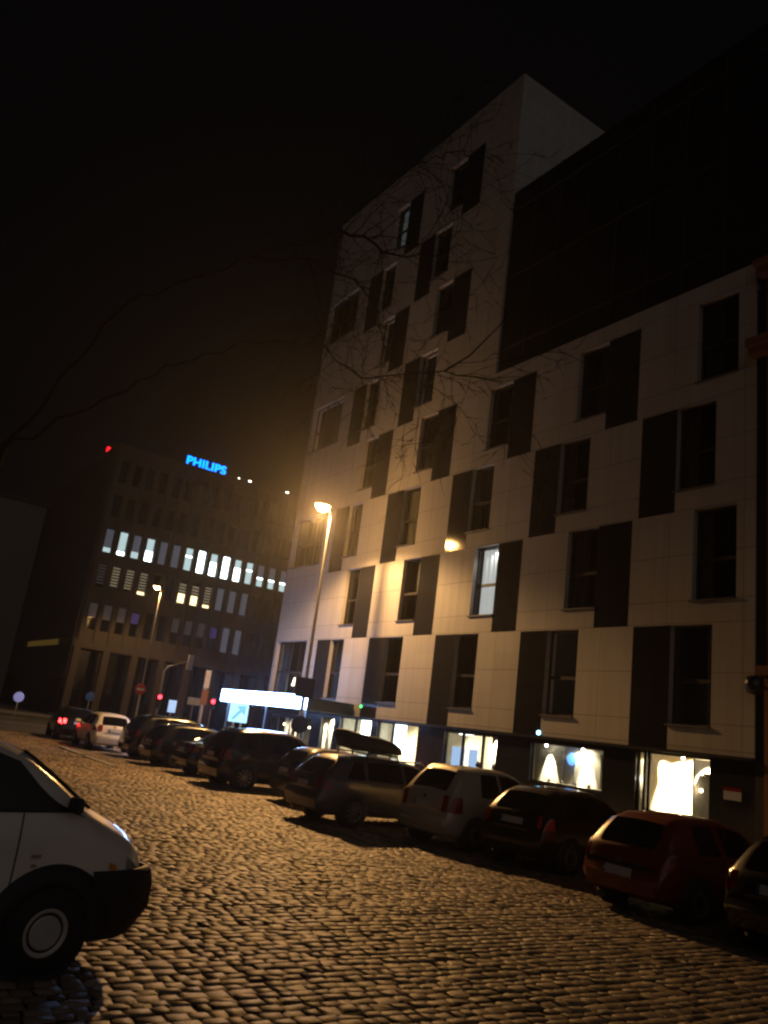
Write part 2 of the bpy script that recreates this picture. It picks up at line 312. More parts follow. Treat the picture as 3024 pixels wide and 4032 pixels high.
def window(a, b, c, d, k):
    wide = b-a > 2; y = FY+.19
    f = MB(); t = .06
    f.box(a, a+t, y, y+.07, c, d).box(b-t, b, y, y+.07, c, d).box(a+t, b-t, y, y+.07, c, c+t).box(a+t, b-t, y, y+.07, d-t, d)
    if wide:
        for q in (a+(b-a)*.36, a+(b-a)*.70): f.box(q-.045, q+.045, y, y+.07, c+t, d-t)
    zm = c+(d-c)*.44
    f.box(a+t, b-t, y-.005, y+.065, zm-.05, zm+.05)
    fo = place(f.build('window', 'frame', B))
    def sub(o): o.parent = fo; return o
    sub(MB().quad((a+t, y+.035, c+t), (b-t, y+.035, c+t), (b-t, y+.035, d-t), (a+t, y+.035, d-t)).build('pane', 'pane'))
    sub(box('sill', 'sill', (a-.06, b-.005, FY-.07, y, c-.045, c)))
    lit = (round(a, 2), k) in LIT
    rnd = random.Random(int(a*100)+k*7)
    # curtain with pleats
    if lit: x0, x1, mat = a+.08, b-.05, 'curtain_lit'
    elif k == 7 and a < -32: x0, x1, mat = a+.1, b-.1, 'curtain_soft'
    elif k == 1 and a < -27: x0, x1, mat = a+(b-a)*.45, b-.03, 'curtain'
    elif k == 1 and a < -20: x0, x1, mat = a+(b-a)*.35, b-.03, 'curtain'
    else:
        side = rnd.random() < .5; wd = rnd.uniform(.25, .6)*(b-a); x0, x1 = (a+.03, a+wd) if side else (b-wd, b-.03); mat = 'curtain'
    n = max(6, int((x1-x0)/.035))
    def cf(i, j): return (x0+(x1-x0)*i, y+.22+.03*math.sin(i*n*.95)+.01*math.sin(i*n*.31+3), c+.05+(d-c-.1)*j)
    cu = sub(MB().grid(cf, n, 1).build('curtain', mat, smooth=True, fixn=False))
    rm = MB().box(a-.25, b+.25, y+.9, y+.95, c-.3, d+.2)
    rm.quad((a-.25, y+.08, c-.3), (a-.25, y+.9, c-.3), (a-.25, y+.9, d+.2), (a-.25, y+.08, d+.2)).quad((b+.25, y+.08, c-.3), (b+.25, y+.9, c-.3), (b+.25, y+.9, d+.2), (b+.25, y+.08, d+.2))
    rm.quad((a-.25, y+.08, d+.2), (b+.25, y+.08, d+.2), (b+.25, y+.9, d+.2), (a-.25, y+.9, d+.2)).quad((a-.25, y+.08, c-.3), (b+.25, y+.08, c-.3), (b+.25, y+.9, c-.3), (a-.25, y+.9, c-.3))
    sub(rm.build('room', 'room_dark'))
    if lit: spot('pleat_light', (b-.35, y+.11, d-.12), (b-.55, y+.2, c), 55, (1, .97, .88), 150, .5, .04).parent = fo  # spot added between pane and curtain to bring out the pleats
    def bulb(x, z, mat, r=.05): sub(MB().lathe([(.001, .0), (r*.8, -.02), (r, -.06), (.001, -.09)], 'z', 12, (x, y+.45, z)).build('room_lamp_or_glint', mat, smooth=True))
    key = (round(a, 1), k)
    if key == (-23.9, 2): bulb(-23.15, 11.75, 'shop_spot', .07)
    if key == (-14.4, 0): bulb(-13.55, 3.98, 'warm_glow', .035); bulb(-13.35, 3.94, 'warm_glow', .045)  # two tiny glowing bulbs stand in for warm reflections in the pane
    if key == (-38.6, 0): sub(MB().lathe([(.001, 0), (.10, -.02), (.19, -.42), (.001, -.43)], 'z', 14, (-37.2, y+.45, 4.25)).build('room_lamp_or_glint', 'warm_glow', smooth=True))
    if key[0] == -19.1 and k == 0:
        n2 = 16; sub(MB().grid(lambda i, j: (-18.5+.42*i, y+.16+.02*math.sin(i*n2*.9), 4.45+.75*j-.1*math.sin(i*4)), n2, 3).build('curtain', 'curtain_soft', smooth=True, fixn=False))
    if key[0] == -38.5 and k == 4: sub(MB().quad((-36.2, y+.12, 16.9), (-36.0, y+.12, 16.9), (-36.0, y+.12, 18.6), (-36.2, y+.12, 18.6)).build('curtain', 'curtain_soft'))
    return fo
for q in wins: window(*q)
# dim curtains of two lit rooms
# dark upper storeys set back above the wing
UZ = 25.15
dk = MB().box(TX1+.003, 4, FY+.12, 34, WZ-.1, UZ)
place(dk.build('glazed_upper_storeys', 'dark_cladding', B))
gr = MB()
for x in np.arange(TX1+1.4, 4, 1.45): gr.box(x-.03, x+.03, FY+.075, FY+.118, WZ, UZ)
for z in (17.6, 20.9, 24.2): gr.box(TX1+.02, 4, FY+.08, FY+.116, z-.05, z+.05)
place(gr.build('mullions', 'frame', B))

# ground floor -----------------------------------------------------
GZ = FL[0]-.01
shops = [(-38.3, -34.0, .7, 2.28, 'F'), (-33.05, -31.95, .5, 2.48, 'E'), (-31.45, -28.95, .95, 2.56, 'D1'), (-28.5, -25.68, .95, 2.54, 'D2'), (-24.05, -21.2, 1.12, 2.46, 'C'), (-19.58, -16.6, 1.22, 2.44, 'A'), (-15.44, -15.18, .3, 2.52, 'S'), (-15.08, -13.12, .95, 2.52, 'B')]
def ground_wall():
    m = MB(); xs = sorted({TX0+.25, WX1}|{v for s in shops for v in s[:2]}); zs = sorted({.1, GZ}|{v for s in shops for v in s[2:4]})
    for i in range(len(xs)-1):
        for j in range(len(zs)-1):
            cx, cz = (xs[i]+xs[i+1])/2, (zs[j]+zs[j+1])/2
            if any(a < cx < b and c < cz < d for a, b, c, d, _ in shops): continue
            m.quad((xs[i], FY+.06, zs[j]), (xs[i+1], FY+.06, zs[j]), (xs[i+1], FY+.06, zs[j+1]), (xs[i], FY+.06, zs[j+1]))
    for a, b, c, d, _ in shops:
        y0, y1 = FY+.06, FY+.2
        m.quad((a, y0, c), (a, y1, c), (a, y1, d), (a, y0, d)); m.quad((b, y0, c), (b, y0, d), (b, y1, d), (b, y1, c)); m.quad((a, y0, d), (b, y0, d), (b, y1, d), (a, y1, d)); m.quad((a, y0, c), (a, y1, c), (b, y1, c), (b, y0, c))
    m.quad((TX0+.25, FY+.06, .1), (TX0+.25, FY+.06, GZ), (TX0+.25, 34, GZ), (TX0+.25, 34, .1))
    place(m.build('ground_floor_wall', 'granite_dark', B))
ground_wall()
place(box('fascia', 'dark_metal', (TX0, WX1, FY-.09, FY-.003, FL[0]-.075, FL[0]+.005), B))
def shop(a, b, c, d, key):
    y = FY+.17; t = .05; f = MB()
    f.box(a, a+t, y, y+.06, c, d).box(b-t, b, y, y+.06, c, d).box(a+t, b-t, y, y+.06, c, c+t).box(a+t, b-t, y, y+.06, d-t, d)
    mull = {'C': (-23.1, -22.02), 'D1': (-30.3,), 'D2': (-27.5,), 'F': (-36.3, -35.05, -37.5)}.get(key, ())
    for q in mull: f.box(q-.06, q+.06, y, y+.06, c+t, d-t)
    fo = place(f.build('shop_window', 'frame', B)); 
    def sub(o): o.parent = fo; return o
    sub(MB().quad((a+t, y+.03, c+t), (b-t, y+.03, c+t), (b-t, y+.03, d-t), (a+t, y+.03, d-t)).build('pane', 'shop_glass'))
    dep = {'A': .75, 'B': 1.7, 'S': .5}.get(key, 2.2); yb = y+dep; zf, zc = c-.05, d+.12
    wallm = {'A': 'white_wall', 'B': 'cream_wall', 'F': 'room_dark', 'C': 'white_wall', 'E': 'white_wall'}.get(key, 'cream_wall')
    rm = MB()
    if key == 'A': x0, x1 = a-.9, b+.05
    elif key in 'B S': x0, x1 = a-.02, b+.02
    else: x0, x1 = a-.2, b+.2
    rm.quad((x0, yb, zf), (x1, yb, zf), (x1, yb, zc), (x0, yb, zc)).quad((x0, y+.07, zf), (x0, yb, zf), (x0, yb, zc), (x0, y+.07, zc)).quad((x1, y+.07, zf), (x1, yb, zf), (x1, yb, zc), (x1, y+.07, zc))
    rm.quad((x0, y+.07, zc), (x1, y+.07, zc), (x1, yb, zc), (x0, yb, zc)).quad((x0, y+.07, zf), (x1, y+.07, zf), (x1, yb, zf), (x0, yb, zf))
    sub(rm.build('interior', wallm))
    warm = (1, .87, .62); cold = (.85, .95, 1)
    def sp(x, yy, z, tx, ty, tz, p, s=60, c=warm, rad=.03): o = spot('shop_spot_lamp', (x, yy, z), (tx, ty, tz), p*24, c, s, .5, rad); o.parent = fo
    def bulb(x, yy, z, mat='shop_spot', r=.045):
        sub(MB().lathe([(0.001, 0), (r*.7, -.0), (r, -.05), (r*.6, -.085), (.001, -.09)], 'z', 12, (x, yy, z)).build('lamp', mat, smooth=True))
    if key == 'A':
        for x in (-19.42, -17.86):
            bulb(x, y+.42, d-.02); sp(x, y+.45, d-.1, x, yb-.05, c+.1, 40, 50)
            sub(box('display_panel', 'white_wall', (x-.52, x+.52, yb-.10, yb-.06, c+.02, d-.18)))
        disc = MB().lathe([(.001, 0), (.10, 0), (.17, .02), (.19, .05), (.17, .08), (.001, .08)], 'y', 20, (-18.42, yb-.25, 2.05)); sub(disc.build('round_sign', 'blue_disc', smooth=True))
        sub(box('shelf', 'white_wall', (a+.1, b-.1, y+.25, y+.6, c+.02, c+.05)))
        for x in np.arange(a+.4, b-.2, .55): sub(MB().lathe([(.05, 0), (.06, .05), (.03, .1)], 'z', 10, (x, y+.4, c+.05)).build('display_item', 'chrome', smooth=True))
        sub(box('ceiling_rail', 'chrome', (a+.1, b-.1, y+.4, y+.44, d-.03, d)))
        sp(-18, y+.4, d-.05, -18, yb, c, 4, 150)
    elif key == 'B':
        sub(box('room_divider', 'white_wall', (-14.05, -13.98, y+.5, yb, c, d-.05)))
        sub(box('wall_shelf', 'room_dark', (-13.9, b, y+.75, yb, 2.02, 2.14)))
        bulb(-14.35, y+.5, d-.02); sp(-14.5, y+.7, d-.05, -14.55, yb, c, 170, 120); bulb(-13.28, y+.3, d-.05, 'shop_spot', .09); sp(-13.55, y+.95, d-.1, -13.6, yb-.3, c, 40, 140)
        sp(-14.9, y+.35, d-.08, -14.95, yb, c, 30, 80)
        bulb(-13.85, y+.6, 1.72, 'warm_glow', .05)
    elif key == 'S':
        bulb(-15.3, y+.2, 1.8, 'shop_spot', .08); sp(-15.3, y+.15, 2.4, -15.3, yb, 1, 1.2, 120)
    elif key == 'C':
        sub(box('lit_poster', 'screen_blue', (-23.9, -23.2, y+.2, y+.23, c, 1.95))); sub(box('lit_poster', 'screen_blue', (-22.95, -22.5, y+.2, y+.23, c, 1.93)))
        n = 20
        sub(MB().grid(lambda i, j: (-21.95+.65*i, y+.35+.03*math.sin(i*n*.9), c+(d-c)*j), n, 1).build('curtain', 'curtain', smooth=True))
        sp(-21.6, y+.2, d-.05, -21.65, y+.8, c, 26, 95); sp(-22.6, y+.6, d-.05, -22.6, yb, c, 14, 130); sub(box('ceiling_tube', 'shop_tube', (-23.95, -23.2, y+.5, y+.56, d-.06, d-.03)))
        sp(-23.3, y+.6, d-.1, -23.4, yb, c, 14, 130)
        for x in (-22.35, -22.2, -21.5): sub(MB().lathe([(.07, 0), (.09, .1), (.05, .25), (.10, .3), (.02, .45)], 'z', 10, (x, y+.15, c)).build('display_item', 'bin_dark', smooth=True))
    elif key == 'D1':
        sub(box('light_panel', 'room_glow', (-31.25, -29.2, y+.9, y+.95, 1.95, d-.03))); sub(box('light_panel', 'room_glow', (-31.25, -30.45, y+.9, y+.95, 1.3, 1.95)))
        sp(-30.3, y+.6, d-.05, -30.3, yb, c, 30, 140)
    elif key == 'D2':
        sub(box('light_panel', 'room_glow', (-28.4, -27.6, y+.7, y+.75, 1.4, d-.03)))
        sp(-26.9, y+.4, d-.05, -27, yb, c, 90, 120); sp(-26.2, y+.6, d-.05, -26.1, yb, c, 20, 120); bulb(-25.9, y+.25, d-.08, 'shop_spot', .09)
        sub(box('partition', 'bin_dark', (-26.62, -26.5, y+.9, yb, c, d)))
        for q in range(4): sub(MB().lathe([(.02, 0), (.18, .03), (.18, .06), (.02, .09)], 'y', 14, (-26.2+.18*(q % 2), y+.5, 1.25+.28*q)).build('display_item', 'chrome', smooth=True))
    elif key in ('E', 'F'):
        n = 40
        rng_ = ((a+.03, b-.1),) if key == 'E' else ((-37.35, -36.5), (-36.15, -35.3), (-34.75, -34.2))
        for x0_, x1_ in rng_: sub(MB().grid(lambda i, j: (x0_+(x1_-x0_)*i, y+.3+.03*math.sin(i*n*.6), c+(d-c)*j), n, 1).build('curtain', 'curtain', smooth=True))
        sp((a+b)/2, y+.2, d-.04, (a+b)/2, y+.9, c, 30 if key == 'E' else 40, 150)
        if key == 'F':
            for x in (-37.1, -35.9, -34.55): bulb(x, y+.15, 1.95, 'warm_glow', .05)
for s in shops: shop(*s)
# small fittings on the facade
for x, z, mat, nm in ((-29.8, 3.06, 'green_light', 'green sign lamp'), (-19.22, 2.72, 'blue_spot', 'blue lamp')):
    o = thing('wall_lamp', 'small '+('green glowing lamp on the dark panel above the roof box car' if mat == 'green_light' else 'blue-white glowing lamp above the shop window with two light cones'), 'lamp', (x, FY-.02, z))
    MB().lathe([(.001, -.02), (.05, -.02), (.07, .02), (.05, .05)], 'y', 14, (0, 0, 0)).build('lens', mat, o, smooth=True)
    box('bracket', 'dark_metal', (-.03, .03, -.0, .02, -.1, -.06), o)
o = thing('notice_board', 'small white notice with red heading on dark wall beside bright shop window', 'notice', (-12.45, FY+.03, 1.72))
box('sheet', 'plate', (-.24, .24, -.012, .02, -.15, .06), o); box('heading', 'red_lens', (-.24, .24, -.014, .02, .062, .15), o)
# projecting lit canopy at the corner entrance
cn = thing('lit_canopy', 'overexposed bluish white light boxes along the entrance canopy at the building corner', 'illuminated sign', (-34.4, 16.6, 2.9))
box('canopy_slab', 'dark_metal', (-4.3, 4.2, .2, 2.5, -.26, .22), cn)
for x0, x1 in ((-4.3, -1.62), (-1.52, 1.28), (1.42, 4.2)):
    b = box('light_box', 'sign_light', (x0, x1, 0, .19, -.27, .29), cn, bevel=.03)
for x in (-4.0, .2, 3.9): MB().tube([(x, .35, -2.78), (x, .35, -.26)], .04, 10).build('post', 'steel', cn)

# ================================================================== neighbour on the right
N = thing('terracotta_house', 'old terracotta plastered house with cornice at the right edge', 'building', (-5, FY, 0)); ninv = Vector((5, -FY, 0))
def npl(o): o.location = ninv; return o
npl(box('wall', 'terracotta', (-11.62, 4, FY+.10, 30, 4.9, 16.0), N)); npl(box('ground_storey', 'terracotta_trim', (-11.62, 4, FY+.02, 30, .1, 4.7), N))
npl(box('downpipe_recess', 'black_plastic', (WX1+.003, -11.625, FY+.05, 30, .1, 15.6), N))
npl(MB().box(-11.95, 4, FY-.25, FY+.101, 13.45, 13.65).box(-11.95, 4, FY-.42, FY+.101, 13.652, 13.9).build('cornice', 'terracotta_trim', N))
npl(MB().box(-11.70, 4, FY-.3, FY+.101, 15.9, 16.1).box(-11.70, 4, FY-.5, FY+.101, 16.102, 16.25).build('eaves_cornice', 'terracotta_trim', N)); npl(box('belt_course', 'terracotta_trim', (-11.70, 4, FY-.22, FY+.101, 4.62, 4.86), N))
for x in (-10.3, -7.6, -4.9):
    for z in (5.9, 9.6):
        npl(MB().box(x-.55, x+.55, FY+.06, FY+.099, z, z+2.1).build('window', 'car_glass', N)); npl(box('window_surround', 'terracotta_trim', (x-.75, x+.75, FY+.0, FY+.098, z+2.12, z+2.35), N))
npl(box('shop_opening', 'room_dark', (-11.2, -8.5, FY-.01, FY+.019, .2, 3.0), N))
npl(MB().add([(-11.7, FY-.45, 16.255), (4, FY-.45, 16.255), (4, 25, 19.5), (-11.7, 25, 19.5)], [(0, 1, 2, 3)]).build('roof', 'roofing', N))
o = thing('wall_lantern', 'round dark lantern on the corner of the terracotta house', 'lamp', (-11.62, FY-.42, 4.35))
MB().lathe([(.001, -.24), (.17, -.2), (.24, 0), (.17, .2), (.001, .24)], 'z', 18).build('globe', 'paint_green', o, smooth=True); box('bracket', 'dark_metal', (-.03, .03, 0, .44, -.03, .03), o)

# ================================================================== street lamps
def street_lamp(x, y, H, label, arm=(0, -1), power=0, road=0, lens='lamp_lens', reach=.42, lens_r=.17):
    o = thing('street_lamp', label, 'street lamp', (x, y, 0), 0, 'sodium street lamps')
    MB().lathe([(.13, 0), (.13, .9), (.085, 1.0), (.075, 4), (.045, H-.25)], 'z', 16).build('pole', 'pole_grey', o, smooth=True)
    ax, ay = arm
    MB().tube([(0, 0, H-.3), (ax*.05, ay*.05, H-.1), (ax*.2, ay*.2, H+.06), (ax*reach, ay*reach, H+.1)], .035, 8).build('arm', 'pole_grey', o, smooth=True)
    hd = MB(); c = Vector((ax*(reach+.02), ay*(reach+.02), H+.1)); pr = [(-.32, .04, .05), (-.22, .10, .09), (0, .15, .12), (.25, .14, .10), (.36, .05, .04)]
    vs = []; fs = []
    for d, hw, hh in pr:
        for k in range(8):
            t = math.pi*k/7; vs.append((c.x+ax*d-ay*hw*math.cos(t), c.y+ay*d+ax*hw*math.cos(t), c.z+hh*math.sin(t)))
    for i in range(len(pr)-1):
        for k in range(7): fs.append((i*8+k, i*8+k+1, (i+1)*8+k+1, (i+1)*8+k))
    hd.add(vs, fs).build('lamp_head', 'pole_grey', o, smooth=True)
    ln = MB().lathe([(.001, -lens_r*.8), (lens_r*.45, -lens_r*.74), (lens_r*.8, -lens_r*.45), (lens_r, 0)], 'z', 18, (c.x, c.y, c.z-.005)).build('lens', lens, o, smooth=True)
    if power:
        s = spot('sodium_light', (c.x, c.y, c.z-lens_r*.8-.06), (c.x+ax*.15, c.y+ay*.15, 0), power, (1, .56, .21), 152, .35, .07); s.parent = o
    if road:      # the reflector throws most light along the carriageway
        for tx, ty, e in ((19, -13.5, 1.0), (-12, -13, .25)):
            s = spot('road_beam', (c.x, c.y, c.z-lens_r*.8-.06), (c.x+tx, c.y+ty, 0), road*e, (1, .50, .15), 104, .85, .07); s.parent = o
    return o
street_lamp(-29.43, 16.16, 10.95, 'tall street lamp with glaring orange head in front of the apartment block', power=3700, lens_r=.31, road=8000)
lp = thing('pole_signs', 'dark square and round sign backs fixed low on the tall street lamp pole', 'traffic sign', (-29.43, 16.16, 0))
MB().lathe([(.14, 2.0), (.14, 2.04)], 'z', 14).lathe([(.11, 3.3), (.11, 3.34)], 'z', 14).build('clamp', 'dark_metal', lp)
box('square_plate', 'dark_metal', (.12, .15, -.38, .38, 3.05, 3.85), lp, bevel=.03); MB().lathe([(.001, .03), (.34, .03), (.35, 0), (.001, 0)], 'x', 22, (.12, 0, 2.0)).build('round_plate', 'dark_metal', lp)
lp.rotation_euler.z = R(-25)
street_lamp(-63.5, 20.6, 10.9, 'farther street lamp with orange head before the office block windows', arm=(.3, -.95), power=1500, lens='lamp_lens_far', lens_r=.24)
street_lamp(-41.6, 24.2, 10.9, 'street lamp hidden in the side street beside the apartment block', arm=(-1, 0), power=2600, lens='lamp_lens_far')

# ================================================================== office block
OX = -70.0
O = thing('office_block', 'brown office block with rows of narrow lit windows and ground arcade', 'building', (OX, 30, 0)); oinv = Vector((-OX, -30, 0))
def opl(o): o.location = oinv; return o
OY0, OY1, OZ = 16.5, 62.0, 23.65
rows = [(20.2, 22.2), (17.1, 19.1), (13.95, 16.05), (10.95, 13.05), (7.3, 9.6)]
Y0, PIT, WW = 17.0, 1.213, .74
cols = [Y0+PIT*i for i in range(36)]
m = MB(); opn = [(y, y+WW, a, b) for y in cols for a, b in rows]
zs = sorted({5.75, OZ}|{v for r in rows for v in r}); ys = sorted({OY0, OY1}|{v for y in cols for v in (y, y+WW)})
for i in range(len(ys)-1):
    for j in range(len(zs)-1):
        cy, cz = (ys[i]+ys[i+1])/2, (zs[j]+zs[j+1])/2
        if any(a < cy < b and c < cz < d for a, b, c, d in opn): continue
        m.quad((OX, ys[i], zs[j]), (OX, ys[i+1], zs[j]), (OX, ys[i+1], zs[j+1]), (OX, ys[i], zs[j+1]))
for a, b, c, d in opn:
    x1 = OX-.3
    m.quad((OX, a, c), (x1, a, c), (x1, a, d), (OX, a, d)); m.quad((OX, b, c), (x1, b, c), (x1, b, d), (OX, b, d)); m.quad((OX, a, d), (x1, a, d), (x1, b, d), (OX, b, d)); m.quad((OX, a, c), (x1, a, c), (x1, b, c), (OX, b, c))
m.quad((OX, OY0, 5.75), (OX-6, OY0, 5.75), (OX-6, OY1, 5.75), (OX, OY1, 5.75))
for y in [OY0+.0+2.42*i for i in range(19)]: m.box(OX-.5, OX, y, y+.55, 0, 5.749)
for y in cols: m.box(OX+.002, OX+.12, y-.40, y-.16, 6.4, 23.0)
opl(m.build('facade', 'office_stone', O))
opl(box('roof', 'roofing', (-112, OX-.2, OY0+.3, OY1, OZ-.4, OZ-.1), O))
opl(box('arcade_glazing', 'car_glass', (OX-2.2, OX-2.0, OY0+.2, OY1, .1, 5.74), O))
for y in range(17, 44, 3): opl(MB().box(OX-1.995, OX-1.97, y-.04, y+.04, .1, 5.7).build('glazing_bar', 'frame', O))
R1 = ['d2', 'M', 'L', 'ML', 'd', 'd', 'm', 'B', 'mB', 'B', 'mB', 'm', 'mL', 'mL', 'mL', 'd', 'm', 'B']
R2 = ['w', 'wm', 'wm', 'wl', '', '', 'wL', 'wL', 'wl', 'd', 'd', 'd', '', '', '', '']
R3 = ['g', 'g', 'g', 'v', '', '', 'g', 'g', 'g', 'v', 'd', 'd', '', '']
def oq(y, c, d, mat, dx=.25, p=None, nm='pane'):
    o = MB().quad((OX-dx, y+.03, c), (OX-dx, y+WW-.03, c), (OX-dx, y+WW-.03, d), (OX-dx, y+.03, d)).build(nm, mat); return o
for ri, (c, d) in enumerate(rows):
    for i, y in enumerate(cols[:30]):
        code = {2: R1, 3: R2, 4: R3}.get(ri, [])
        code = code[i] if i < len(code) else ''
        h = d-c
        fr = opl(MB().box(OX-.26, OX-.2, y+.001, y+.05, c, d).box(OX-.26, OX-.2, y+WW-.05, y+WW-.001, c, d).box(OX-.26, OX-.2, y+.05, y+WW-.05, c, c+.05).box(OX-.26, OX-.2, y+.05, y+WW-.05, d-.05, d).build('window', 'frame', O))
        ps = [(0, 1, 'car_glass')]
        if code == 'B': ps = [(0, 1, 'cold_bright')]
        elif code == 'mB': ps = [(0, .62, 'cold_bright'), (.62, 1, 'cold_mid')]
        elif code == 'M': ps = [(0, .15, 'cold_bright'), (.15, 1, 'cold_mid')]
        elif code == 'L': ps = [(0, .28, 'cold_mid'), (.28, 1, 'cold_dim')]
        elif code == 'ML': ps = [(0, .45, 'cold_bright'), (.45, 1, 'cold_mid')]
        elif code == 'mL': ps = [(0, .35, 'cold_mid'), (.35, .42, 'cold_bright'), (.42, 1, 'cold_dim')]
        elif code == 'm': ps = [(0, .6, 'cold_mid'), (.6, .66, 'cold_bright'), (.66, 1, 'cold_mid')]
        elif code == 'd': ps = [(0, 1, 'cold_dim')]
        elif code == 'd2': ps = [(0, .2, 'cold_mid'), (.2, 1, 'cold_dim')]
        elif code in ('w', 'wm', 'wl'): ps = [(q*.125, q*.125+.06, 'warm_mid' if code != 'w' else 'blind_grey') for q in range(1, 8)]+([(0, .12, 'warm_lit')] if code == 'wl' else [])+[(0, 1, 'car_glass')]
        elif code == 'wL': ps = [(0, .42, 'warm_lit')]+[(.5+q*.14, .58+q*.14, 'warm_mid') for q in range(3)]+[(0, 1, 'car_glass')]
        elif code == 'g': ps = [(.45, 1, 'blind_grey'), (0, .45, 'car_glass')]
        elif code == 'v': ps = [(.5, .9, 'violet'), (0, 1, 'car_glass')]
        for a_, b_, mt in ps:
            o = oq(y, c+.05+(h-.1)*a_, c+.05+(h-.1)*b_, mt, .235 if (mt != 'car_glass' or len(ps) == 1) else .25, nm='pane' if mt == 'car_glass' else 'lit_blind'); o.parent = fr
# side face with vertical metal fins
fm = MB()
for x in np.arange(-112, OX-.05, .42): fm.box(x, x+.10, OY0-.22, OY0, 3.2, OZ)
opl(fm.build('metal_fins', 'fins', O)); opl(box('side_wall', 'office_dark', (-112, OX-.31, OY0+.001, OY1, 5.76, OZ-.41), O)); opl(box('side_base', 'office_dark', (-112, OX-2.3, OY0+.05, OY1, .1, 5.75), O))
opl(box('side_ledge', 'fins', (-112, OX, OY0-.26, OY0-.001, 5.9, 6.5), O))
opl(box('lit_ledge_strip', 'ledge_glow', (-88, -75, OY0-.275, OY0-.262, 5.95, 6.45), O))  # glowing strip laid on the ledge face, stands in for lamplight there
# rooftop lettering
def rooftop_sign():
    c = bpy.data.curves.new('lettering', 'FONT'); c.body = 'PHILIPS'; c.size = 1.12; c.extrude = .06; c.space_character = 1.05; c.offset = .022
    t = bpy.data.objects.new('lettering', c); col.objects.link(t)
    dg = bpy.context.evaluated_depsgraph_get(); dg.update(); me = bpy.data.meshes.new_from_object(t.evaluated_get(dg)); bpy.data.objects.remove(t)
    xs = [v.co.x for v in me.vertices]; w_ = max(xs)-min(xs); s = 3.9/w_
    for v in me.vertices: v.co.x = (v.co.x-min(xs))*s
    me.materials.clear(); me.materials.append(M['rooftop_light'])
    sg = thing('rooftop_sign', 'glowing blue company lettering on the dark office roof', 'sign', (OX-.3, 22.75, 23.62))
    o = bpy.data.objects.new('lettering', me); col.objects.link(o); o.parent = sg; o.rotation_euler = (R(90), 0, R(90)); o.location = (0, 0, .1)
    fr = MB().box(-.2, -.1, -.1, 4.0, .0, .08).box(-.2, -.1, -.1, 4.0, .85, .9)
    for y in (0, 1.3, 2.6, 3.9): fr.box(-.25, -.2, y-.03, y+.03, -.1, 1.0)
    fr.build('sign_frame', 'dark_metal', sg)
rooftop_sign()
for i, (y, s, lab) in enumerate(((28.0, .05, 'faint small floodlight on the office roof edge just right of the blue lettering'), (29.15, .10, 'bright small floodlight on the office roof edge, second from the blue lettering'), (33.25, .10, 'small floodlight on the office roof edge left of the street lamp glare'), (35.9, .10, 'small floodlight on the office roof edge closest to the apartment tower'))):
    f = thing('roof_floodlight', lab, 'floodlight', (OX-.1, y, 23.66), 0, 'floodlights on the office roof edge')
    box('housing', 'dark_metal', (-.1, .0, -.12, .12, 0, .16), f); box('lens', 'floodlight', (.001, .03, -s*1.3, s*1.3, .04, .04+s*1.1), f)
ms = thing('radio_mast', 'thin mast with red warning light beyond the office roof', 'mast', (-100, 22.3, 0))
MB().tube([(0, 0, 0), (0, 0, 31.4)], [.25, .08], 8).build('pole', 'dark_metal', ms); MB().lathe([(.001, .75), (.22, .68), (.26, .3), (.22, 0)], 'z', 12, (0, 0, 31.3)).build('warning_light', 'mast_red', ms, smooth=True)
P = thing('pale_house', 'pale rendered house at the far left beyond the office fins', 'building', (-92, 10, 0))
box('wall', 'pale_render', (-8, 0, -30, 5.6, 0, 21.0), P); box('roof', 'roofing', (-8.2, .2, -30.2, 5.8, 21.01, 21.5), P)
for y in range(-24, 4, 4):
    for z in (4, 8, 12, 16): MB().box(.002, .04, y, y+1.3, z, z+1.9).build('window', 'car_glass', P)

# ================================================================== crossing furniture
def post(o, h, r=.05, mat='pole_grey'): return MB().tube([(0, 0, 0), (0, 0, h)], r, 10).build('post', mat, o, smooth=True)
TL = thing('traffic_light', 'traffic light on a bent mast arm with red lamp lit', 'traffic light', (-62, 21.6, 0))
MB().tube([(0, 0, 0), (0, 0, 4.6), (0, .25, 4.95), (0, 1.75, 5.6)], [.11, .09, .07, .05], 10).build('mast', 'pole_grey', TL, smooth=True)
box('hanging_signal', 'pole_white', (-.15, .1, 1.75, 2.15, 4.95, 6.1), TL, bevel=.03); h2 = box('signal_head', 'bin_dark', (-.05, .18, -.2, .2, 1.75, 2.85), TL, bevel=.02)
for z, mt in ((2.62, 'red_light'), (2.3, 'black_plastic'), (1.98, 'black_plastic')): MB().lathe([(.001, .06), (.12, .05), (.15, 0)], 'x', 14, (.185, 0, z)).build('signal_lens', mt, h2, smooth=True)
T2 = thing('traffic_light', 'plain post traffic light with red lamp left of the glaring canopy', 'traffic light', (-60, 25.1, 0)); post(T2, 3.1)
h2 = box('signal_head', 'bin_dark', (.0, .2, -.2, .2, 2.2, 3.1), T2, bevel=.02)
for z, mt in ((2.8, 'red_light'), (2.5, 'black_plastic')): MB().lathe([(.001, .06), (.12, .05), (.15, 0)], 'x', 14, (.205, 0, z)).build('signal_lens', mt, h2, smooth=True)
o = thing('square_sign', 'glowing bluish square sign on two posts below the canopy lights', 'traffic sign', (-29.75, 13.6, 0), R(-25))
for y in (-.14, .14): MB().tube([(-.05, y, 0), (-.05, y, 2.55)], .035, 8).build('post', 'pole_grey', o, smooth=True)
box('sign_plate', 'square_light', (.0, .04, -.36, .36, 1.78, 2.5), o, bevel=.02)
